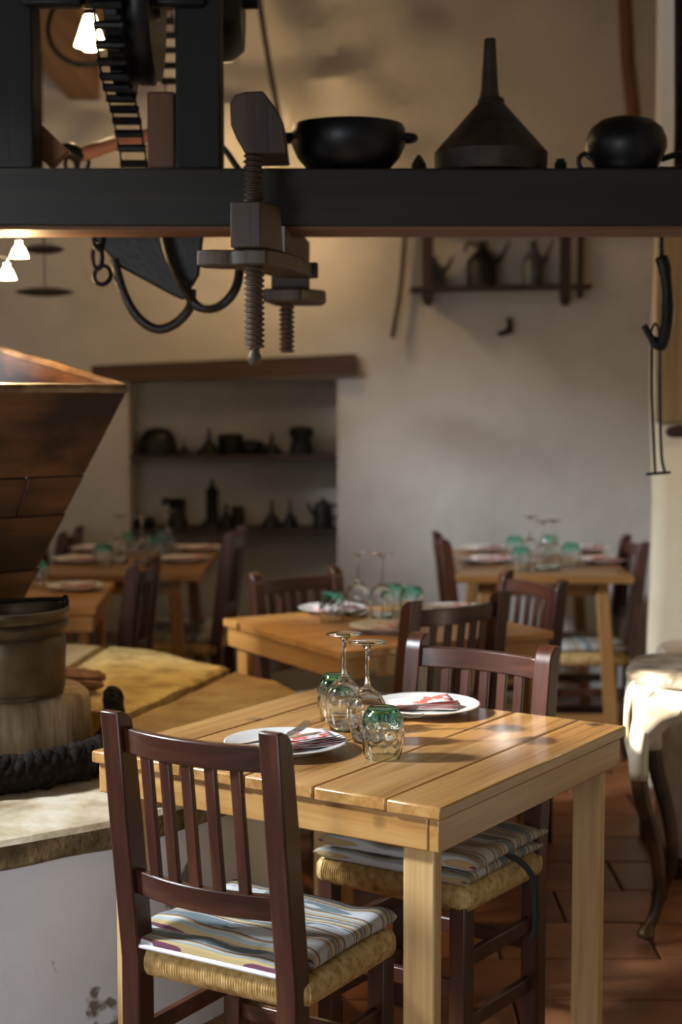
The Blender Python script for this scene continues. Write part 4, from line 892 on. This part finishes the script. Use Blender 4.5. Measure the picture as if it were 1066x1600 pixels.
o = obj('folded_edge', pad(0.385, 0.085, 0.026, 9, 0.003, 24), M['fabric'], cushA, auto=0); o.location = (-0.004, -0.150, 0.0)
bm = nb(); tube(bm, spline([(-0.186, -0.043, 0.010), (-0.06, -0.040, 0.009), (0.08, -0.040, 0.009), (0.186, -0.043, 0.010)], 6), 0.0045, 8); obj('zip', bm, M['zip'], cushA.children[0] if 0 else o,  label='white zip binding')
cushB = thing('seat_cushion', 'striped double-layered cushion on the chair across the foreground table', 'cushion')
cpad = obj('pad', pad(0.40, 0.35, 0.030, 11, 0.005, 30), M['fabric'], cushB, auto=0)
o = obj('pad', pad(0.40, 0.35, 0.032, 14, 0.007, 30), M['fabric'], cushB, auto=0); o.location = (-0.01, -0.006, 0.029); o.rotation_euler = (0.0, 0.0, 0.03)
bm = nb(); tube(bm, spline([(-0.17, 0.0, 0.025), (-0.205, -0.03, 0.018), (-0.235, -0.055, -0.03), (-0.245, -0.05, -0.12), (-0.240, -0.045, -0.16)], 6), 0.007, 6, flat=0.3); obj('tie', bm, M['ribbon'], cpad)
PLACES = [
 ('mahogany rush-seated chair in the foreground, its back towards us', (-0.146, 3.010), -31.2, 1.0, None),
 ('mahogany slat-back chair facing us across the foreground table', (0.200, 3.545), 145.2, 1.0, None),
 ('dark slat-back chair on the near side of the middle table', (0.185, 4.709), 40.1, 1.0, 'dark slat-back chair on the near side of the middle table'),
 ('dark slat-back chair at the middle table, back turned to the bare wall table', (0.446, 5.25), 115.5, 0.96, ''),
 ('dark slat-back chair at the far side of the middle table, below the niche', (-0.025, 5.31), 217.1, 0.96, ''),
 ('dark chair seen edge-on at the end of the table behind the mill', (-0.935, 5.836), 83, 0.96, ''),
 ('dark chair seen edge-on at the niche table, by the lower niche shelf', (-0.672, 6.75), 85, 1.0, ''),
 ('dark chair standing askew behind the niche table, near the hopper', (-1.47, 7.44), 86, 0.93, ''),
 ('dark chair half hidden by the hopper beside the niche table', (-1.07, 6.62), -92, 0.96, ''),
 ('dark chair seen edge-on at the bare-wall table, side towards the niche', (0.64, 6.64), -88, 0.98, ''),
 ('dark chair seen edge-on at the bare-wall table, next to the cream wall end', (0.990, 6.56), 92, 0.97, ''),
]
CLAB = ['', '', 'striped cushion on the near chair of the middle table', 'striped cushion on the middle-table chair that faces the mill', 'striped cushion on the middle-table chair backing onto the niche',
 'striped cushion on the edge-on chair behind the mill', 'blue grey cushion on the edge-on chair at the niche table', 'striped cushion on the askew chair behind the niche table', 'striped cushion on the chair half hidden by the hopper',
 'striped cushion on the bare-wall chair nearer the niche', 'striped cushion on the bare-wall chair next to the cream wall end']
for i, (lb, (x, y), deg, sc, _) in enumerate(PLACES):
    rz = math.radians(deg)
    if i == 0: chair.location = (x, y, 0); chair.rotation_euler = (0, 0, rz); chair['label'] = lb; chair['group'] = 'mahogany slat-back chairs'
    else: dup(chair, (x, y, 0), rz, lb, scale=sc)
for i, (lb, (x, y), deg, sc, _) in enumerate(PLACES):
    rz = math.radians(deg); z = ZS * sc
    if i == 0: cushA.location = (x, y, z); cushA.rotation_euler = (0, 0, rz); cushA['group'] = 'striped seat cushions'
    elif i == 1: cushB.location = (x, y, z); cushB.rotation_euler = (0, 0, rz); cushB['group'] = 'striped seat cushions'
    elif i == 2: cushion.location = (x, y, z); cushion.rotation_euler = (0, 0, rz); cushion['label'] = CLAB[2]; cushion['group'] = 'striped seat cushions'
    else: dup(cushion, (x, y, z), rz, CLAB[i], scale=sc)
# ------------------------------------------------------------------ table settings
TZ = 0.7508
def plate_mesh():
    bm = nb(); lathe(bm, [(0, 0.004), (0.062, 0.004), (0.064, 0.0), (0.072, 0.0), (0.078, 0.005), (0.100, 0.011), (0.124, 0.018), (0.1262, 0.0205), (0.1235, 0.0215), (0.098, 0.0155), (0.080, 0.0105), (0.0, 0.0085)], 56); return bm
plate = thing('plate', 'tmp', 'plate'); obj('dish', plate_mesh(), M['porcelain'], plate, auto=30)
napkin = thing('napkin', 'tmp', 'napkin')
def sheet(i, n, red=False):
    bm = nb(); a = -0.16 + 0.32 * i / n; k = 10; rows_ = []
    for u in range(k + 1):
        row = []
        for v in range(5):
            x = -0.075 + 0.15 * u / k; y = -0.036 + 0.072 * v / 4 + 0.03 * (u / k) * (i / n - .5)
            z = i * 0.0022 + 0.010 * (abs(v / 4 - .5) * 2) ** 2 * (0.3 + 0.5 * u / k) + 0.0015 * noise.noise((x * 30, y * 30, i))
            row.append((x * math.cos(a) - y * math.sin(a), x * math.sin(a) + y * math.cos(a), z))
        rows_.append(row)
    T_ = [[bm.verts.new(p) for p in r] for r in rows_]; B_ = [[bm.verts.new((p[0], p[1], p[2] - 0.0012)) for p in r] for r in rows_]
    for u in range(k):
        for v in range(4):
            bm.faces.new((T_[u][v], T_[u + 1][v], T_[u + 1][v + 1], T_[u][v + 1])); bm.faces.new((B_[u][v], B_[u][v + 1], B_[u + 1][v + 1], B_[u + 1][v]))
    for u in range(k):
        for v in (0, 4): bm.faces.new((T_[u][v], T_[u + 1][v], B_[u + 1][v], B_[u][v]))
    for v in range(4):
        for u in (0, k): bm.faces.new((T_[u][v], T_[u][v + 1], B_[u][v + 1], B_[u][v]))
    return bm
for i in range(6): obj('fold', sheet(i, 6), M['napkin_red'] if i in (1, 3) else M['napkin'], napkin, auto=0)
# plates and napkins: photo-measured spots on each table
def at(px, py, z):
    c, s = math.cos(PITCH), math.sin(PITCH); x = (px - 533) / FPX; u = (800 - py) / FPX
    d = Vector((x, c + u * s, -s + u * c)); k = (z - CAMH) / d.z
    return Vector((d.x * k, d.y * k, z))
SPOTS = [
 (446, 1172, TZ, 'white plate before the foreground chair, crossed by its back post', 'red and white folded napkin on the plate before the foreground chair', 0.45),
 (664, 1112, TZ, 'white plate on the foreground table beyond the wine glasses', 'red and white folded napkin on the plate beyond the wine glasses', 0.15),
 (520, 957, TZ, 'white plate behind the green tumbler on the middle table', 'napkin on the plate on the niche side of the middle table', 0.5),
 (603, 985, TZ, 'white plate on the near edge of the middle table, behind the wine glass feet', 'red napkin on the plate at the near edge of the middle table', 1.2),
 (706, 957, TZ, 'white plate on the middle table seen over the dark chair rail', 'red napkin on the plate seen over the dark chair rail', 0.3),
 (118, 921, 0.7308, 'white plate on the table end behind the mill', 'red printed napkin on the plate behind the mill', 0.2),
 (124, 878, TZ, 'white plate on the niche table on the hopper side, front row', 'napkin on the front plate of the niche table, hopper side', 0.1),
 (286, 877, TZ, 'white plate at the front corner of the niche table by an edge-on chair', 'napkin on the front corner plate of the niche table', 0.3),
 (308, 860, TZ, 'white plate at the back corner of the niche table by an edge-on chair', 'napkin on the back corner plate of the niche table', 0.6),
 (150, 861, TZ, 'white plate in the back row of the niche table, hopper side', 'pinkish napkin on the back row plate of the niche table', 0.2),
 (761, 878, TZ, 'white plate at the front of the bare-wall table, niche side', 'napkin on the front plate of the bare-wall table, niche side', 0.2),
 (755, 861, TZ, 'white plate at the back of the bare-wall table, niche side', 'napkin on the back plate of the bare-wall table, niche side', 0.5),
 (943, 879, TZ, 'white plate at the front of the bare-wall table, cream wall side', 'napkin on the front plate of the bare-wall table, cream wall side', 0.1),
 (915, 861, TZ, 'white plate at the back of the bare-wall table, cream wall side', 'napkin on the back plate of the bare-wall table, cream wall side', 0.4),
]
for i, (px, py, z, lp, ln, a) in enumerate(SPOTS):
    p = at(px, py, z); sc = 1.0 if i < 2 else 0.9
    if i == 0: plate.location = p; plate['label'] = lp; plate['group'] = 'white plates'
    else: dup(plate, p, 0, lp, scale=sc)
    off = Vector((0.038, -0.006, 0.0112)) if i == 0 else Vector((-0.004 if i == 1 else 0.012, -0.006, 0.0112 * sc))
    if i == 0: napkin.location = p + off; napkin.rotation_euler = (0, 0, a); napkin['label'] = ln; napkin['group'] = 'red and white napkins'
    else: dup(napkin, p + off, a, ln, scale=sc)
# cutlery on the two near plates
def fork(name, loc, rz, tilt, label):
    t = thing(name, label, 'fork', loc, rz); t.rotation_euler = (0, tilt, rz)
    bm = nb(); tube(bm, spline([(-0.11, 0, 0.004), (-0.05, 0, 0.002), (0.01, 0, 0.003), (0.03, 0, 0.002)], 5), [0.006] * 5 + [0.004] * 5 + [0.004] * 6, 8, flat=0.35, up=Vector((0, 1, 0))); obj('handle', bm, M['steel'], t)
    bm = nb(); prism(bm, [(0.025, -0.004), (0.04, -0.0105), (0.052, -0.0105), (0.052, 0.0105), (0.04, 0.0105), (0.025, 0.004)], 0.0, 0.0028, 'z'); nk = obj('neck', bm, M['steel'], t, bevel=0.001)
    for k in range(4):
        y = -0.009 + 0.006 * k; bm = nb(); tube(bm, [(0.048, y, 0.0014), (0.065, y, -0.001), (0.085, y, 0.0005), (0.096, y, 0.004)], [0.0019, 0.0018, 0.0015, 0.0008], 6); obj('tine', bm, M['steel'], nk)
    return t
def knife(loc, rz, tilt, label):
    t = thing('table_knife', label, 'knife', loc, rz); t.rotation_euler = (0, tilt, rz)
    bm = nb(); tube(bm, spline([(-0.10, 0, 0.003), (-0.05, 0, 0.003), (0.0, 0, 0.003)], 5), [0.005] * 3 + [0.006] * 4 + [0.0045] * 4, 8, flat=0.5, up=Vector((0, 1, 0))); obj('handle', bm, M['knife'], t)
    bm = nb(); prism(bm, [(0.0, -0.006), (0.085, -0.008), (0.105, 0.002), (0.098, 0.007), (0.0, 0.006)], 0.0022, 0.0038, 'z'); obj('blade', bm, M['knife'], t, bevel=0.0005)
    return t
p = at(446, 1172, TZ)
fork('table_fork', p + Vector((-0.012, -0.070, 0.030)), 0.85, -0.30, 'steel fork lying on the napkin before the foreground chair, tines raised')
knife(p + Vector((-0.010, -0.035, 0.0285)), 0.62, 0.0, 'steel knife under the fork on the plate before the foreground chair')
p = at(664, 1112, TZ)
p = at(662, 1119, TZ + 0.021)
fork('table_fork', p + Vector((-0.094, 0.006, 0.0)), -0.06, 0.0, 'steel fork on the plate beyond the wine glasses')
# wine glasses, upside down
wg = thing('wine_glass', 'tmp', 'glass')
outer = [(0.0310, 0.0), (0.0350, 0.020), (0.0395, 0.042), (0.0412, 0.060), (0.0388, 0.080), (0.030, 0.097), (0.017, 0.109), (0.0085, 0.116)]
inner = [(0.0060, 0.1075), (0.016, 0.103), (0.0288, 0.0938), (0.0376, 0.079), (0.0401, 0.060), (0.0384, 0.042), (0.0340, 0.020), (0.0300, 0.0)]
bm = nb(); lathe(bm, outer + [(0.0075, 0.1165), (0, 0.1165), (0, 0.1085)] + inner, 40, close=True); obj('bowl', bm, M['clear'], wg, auto=0)
bm = nb(); lathe(bm, [(0, 0.1168), (0.0075, 0.1168), (0.006, 0.122), (0.0042, 0.135), (0.0038, 0.170), (0.0045, 0.190), (0.008, 0.2005), (0, 0.2005)], 20); obj('stem', bm, M['clear'], wg, auto=0)
bm = nb(); lathe(bm, [(0, 0.2008), (0.010, 0.2008), (0.024, 0.2058), (0.0385, 0.2082), (0.0395, 0.2092), (0.0385, 0.2102), (0.015, 0.2115), (0, 0.2118)], 40); obj('foot', bm, M['clear'], wg, auto=0)
GL = [(574, 1158, 'upturned wine glass in front on the foreground table, next to the green tumbler'), (538, 1140, 'upturned wine glass on the foreground table, hiding a tumbler'),
 (559, 962, 'upturned wine glass on the middle table beside a plate'), (597, 966, 'upturned wine glass on the middle table near the dark chair back'),
 (828, 880, 'upturned wine glass nearest the niche on the bare-wall table'), (848, 890, 'upturned wine glass in the middle of three on the bare-wall table'), (864, 888, 'upturned wine glass nearest the cream wall on the bare-wall table'),
 (188, 878, 'upturned wine glass nearest the hopper on the niche table'), (222, 882, 'upturned wine glass amid tumblers on the niche table'), (262, 868, 'upturned wine glass nearest the edge-on chair on the niche table')]
for i, (px, py, lb) in enumerate(GL):
    p = at(px, py, TZ)
    if i == 0: wg.location = p; wg['label'] = lb; wg['group'] = 'upturned wine glasses'
    else: dup(wg, p, i * .7, lb, scale=1.0 if i < 4 else 0.95)
# green tumblers, upside down, hammered facets
tu = thing('green_tumbler', 'tmp', 'glass')
bm = nb(); n, k = 60, 26; ro = []; base = [(0.0, 0.036), (0.08, 0.0385), (0.3, 0.0425), (0.5, 0.0440), (0.7, 0.0430), (0.85, 0.0385), (0.95, 0.0325), (1.0, 0.0290)]
def rad(u):
    for (u0, r0), (u1, r1) in zip(base, base[1:]):
        if u <= u1: return r0 + (r1 - r0) * (u - u0) / (u1 - u0)
    return base[-1][1]
for i in range(k + 1):
    u = i / k; ring = []
    for j in range(n):
        a = 2 * PI * j / n; e = min(1, u / .12, (1 - u) / .1)
        f = abs(math.sin(5 * a + 9.5 * u)) * abs(math.sin(5 * a - 9.5 * u))
        rr = rad(u) - 0.0015 * e * (1 - f) ** 2
        ring.append(bm.verts.new((rr * math.cos(a), rr * math.sin(a), 0.102 * u)))
    ro.append(ring)
ri = []
for i in range(k + 1):
    u = 1 - i / k; z = 0.102 * u * 0.90; rr = rad(u) - 0.0036
    ri.append([bm.verts.new((rr * math.cos(2 * PI * j / n), rr * math.sin(2 * PI * j / n), z)) for j in range(n)])
for A, B in list(zip(ro, ro[1:])) + list(zip(ri, ri[1:])) + [(ri[-1], ro[0])]:
    for j in range(n): bm.faces.new((A[j], A[(j + 1) % n], B[(j + 1) % n], B[j]))
c1 = bm.verts.new((0, 0, 0.0995)); c2 = bm.verts.new((0, 0, 0.0915))
for j in range(n): bm.faces.new((ro[-1][j], ro[-1][(j + 1) % n], c1)); bm.faces.new((ri[0][j], ri[0][(j + 1) % n], c2))
obj('tumbler_body', bm, M['green'], tu, auto=25)
TU = [(598, 1183, TZ, 'green-based hammered tumbler upside down in front on the foreground table'), (526, 1124, TZ, 'green-based tumbler seen through the wine glass on the foreground table'),
 (519, 971, TZ, 'green tumbler in front of a plate on the middle table'), (614, 957, TZ, 'green tumbler behind a wine glass on the middle table'), (644, 962, TZ, 'green tumbler behind the dark chair post on the middle table'),
 (60, 916, 0.7308, 'green tumbler on the table behind the mill, close to the hopper'), (162, 886, TZ, 'green tumbler on the niche table beside a front plate'), (199, 866, TZ, 'green tumbler in the back row of the niche table behind a wine glass'), (243, 872, TZ, 'green tumbler between wine glasses on the niche table'), (258, 862, TZ, 'green tumbler at the back of the niche table near an edge-on chair'),
 (814, 891, TZ, 'green tumbler at the front of the bare-wall table beside a plate'), (804, 872, TZ, 'green tumbler at the back of the bare-wall table beside a plate'), (858, 870, TZ, 'green tumbler at the back of the bare-wall table behind wine glasses'), (892, 884, TZ, 'green tumbler at the front of the bare-wall table, cream wall side')]
for i, (px, py, z, lb) in enumerate(TU):
    p = at(px, py, z)
    if i == 0: tu.location = p; tu['label'] = lb; tu['group'] = 'green tumblers'
    else: dup(tu, p, i * .9, lb, scale=1.0 if i < 2 else 0.95)

# ------------------------------------------------------------------ old stove and stone column on the right
t = thing('old_stove', 'old cream iron stove with stained top and curved bronzed leg beside the table', 'stove', (0.815, 4.21, 0), -0.20)
def P(px, py, Y=4.2): return W(px, py, Y) - Vector((0.835, 4.21, 0))
bm = nb(); n = 40; rings = []
# top: wavy-edged plate
top2 = []
for i in range(n):
    a = 2 * PI * i / n; ca, sa = math.cos(a), math.sin(a)
    x = 0.215 + 0.275 * (abs(ca) ** .6) * (1 if ca > 0 else -1); y = 0.17 + 0.21 * (abs(sa) ** .6) * (1 if sa > 0 else -1)
    e = 0.008 * noise.noise((ca * 4, sa * 4, 2)); top2.append((x + e, y + e))
lo = [bm.verts.new((x * .985, y, 0.700 + 0.006 * noise.noise((x * 12, y * 12, 1)))) for x, y in top2]; mi = [bm.verts.new((x, y, 0.716 + 0.005 * noise.noise((x * 12, y * 12, 4)))) for x, y in top2]
hi = [bm.verts.new((0.215 + (x - .215) * .93, 0.17 + (y - .17) * .93, 0.732)) for x, y in top2]
for A, B in ((lo, mi), (mi, hi)):
    for i in range(n): bm.faces.new((A[i], A[(i + 1) % n], B[(i + 1) % n], B[i]))
bm.faces.new(lo[::-1]); bm.faces.new(hi); obj('stove_top', bm, M['stovetop'], t, auto=50)
bm = nb(); lathe(bm, [(0, 0.733), (0.10, 0.733), (0.105, 0.738), (0.10, 0.742), (0, 0.742)], 28, T(0.24, 0.17, 0)); obj('cooking_ring', bm, M['stovetop'], t)
# scalloped apron: front and side
def apron(fn, wd, segs=26):
    bm = nb(); F = []; B = []
    for i in range(segs + 1):
        u = i / segs; zb = 0.70 - 0.060 - 0.16 * max(0, 1 - (min(u, 1 - u) / 0.30)) ** 1.5 - 0.03 * abs(math.sin(u * PI * 3)) * (1 if .2 < u < .8 else .3)
        col_f = []; col_b = []
        for j in range(7):
            z = 0.702 + (zb - 0.702) * j / 6; bul = 0.020 * math.sin(j / 6 * PI)
            p, nrm = fn(u); col_f.append(bm.verts.new((p[0] + nrm[0] * bul, p[1] + nrm[1] * bul, z))); col_b.append(bm.verts.new((p[0] + nrm[0] * (bul - 0.012), p[1] + nrm[1] * (bul - 0.012), z)))
        F.append(col_f); B.append(col_b)
    for X in (F, B):
        for A, D in zip(X, X[1:]):
            for j in range(6): bm.faces.new((A[j], A[j + 1], D[j + 1], D[j]))
    for i in range(segs):
        for j in (0, 6): bm.faces.new((F[i][j], F[i + 1][j], B[i + 1][j], B[i][j]))
    for i in (0, segs):
        for j in range(6): bm.faces.new((F[i][j], F[i][j + 1], B[i][j + 1], B[i][j]))
    return bm
obj('apron', apron(lambda u: ((-0.035 + 0.50 * u, -0.020), (0, -1)), .5), M['enamel'], t, auto=0)
obj('apron', apron(lambda u: ((-0.040, -0.015 + 0.37 * u), (-1, 0)), .4), M['enamel'], t, auto=0)
obj('apron', apron(lambda u: ((0.47, -0.015 + 0.37 * u), (1, 0)), .4), M['enamel'], t, auto=0)
def cab(x, y, sx, sy):
    pts = [(x, y, 0.69), (x - sx * .006, y - sy * .006, 0.62), (x - sx * .020, y - sy * .016, 0.52), (x - sx * .010, y - sy * .008, 0.40), (x + sx * .026, y + sy * .01, 0.27), (x + sx * .040, y + sy * .016, 0.16), (x + sx * .030, y + sy * .01, 0.08), (x + sx * .010, y - sy * .004, 0.035), (x + sx * .004, y - sy * .01, 0.012)]
    return spline(pts, 5)
for x, y, sx, sy in ((0, 0, 1, 1), (0.43, 0, -1, 1), (0.035, 0.34, 1, -1), (0.43, 0.34, -1, -1)):
    P_ = cab(x, y, sx, sy); k = len(P_); bm = nb()
    rr = [max(0.015, 0.030 - 0.019 * (i / k) ** 0.9) if i < k * .82 else 0.017 + 0.008 * math.sin((i / k - .82) / .18 * PI) for i in range(k)]
    tube(bm, P_, rr, 12, up=Vector((1, 0, 0))); lg = obj('leg', bm, M['stoveleg'], t, auto=0)
    bm = nb(); P2 = P_[:int(k * .36)]; tube(bm, P2, [r * 1.05 + .001 for r in rr[:len(P2)]], 12, up=Vector((1, 0, 0))); obj('knee', bm, M['enamel'], lg, auto=0, label='cream enamelled knee of the leg')
t = thing('stone_column', 'pale worn stone block on a dark foot behind the stove leg', 'stone', (1.29, 5.02, 0))
bm = nb(); n = 20; rr = []
for z in (0.045, 0.1, 0.2, 0.3, 0.4, 0.5, 0.6, 0.645, 0.66):
    row = []
    for i in range(n):
        a = 2 * PI * i / n; ca, sa = math.cos(a), math.sin(a); k = 1 - (0.04 if z > .65 else 0)
        x = 0.27 * k * abs(ca) ** .5 * (1 if ca > 0 else -1); y = 0.24 * k * abs(sa) ** .5 * (1 if sa > 0 else -1)
        d = 0.010 * noise.noise((ca * 3, sa * 3, z * 5)); row.append(bm.verts.new((x + d, y + d, z)))
    rr.append(row)
for A, B in zip(rr, rr[1:]):
    for i in range(n): bm.faces.new((A[i], A[(i + 1) % n], B[(i + 1) % n], B[i]))
bm.faces.new(rr[0][::-1]); bm.faces.new(rr[-1]); obj('block', bm, M['column'], t, auto=50)
bm = nb(); box(bm, (0, 0, 0.022), (0.58, 0.52, 0.044)); obj('plinth', bm, M['iron'], t, bevel=0.006)
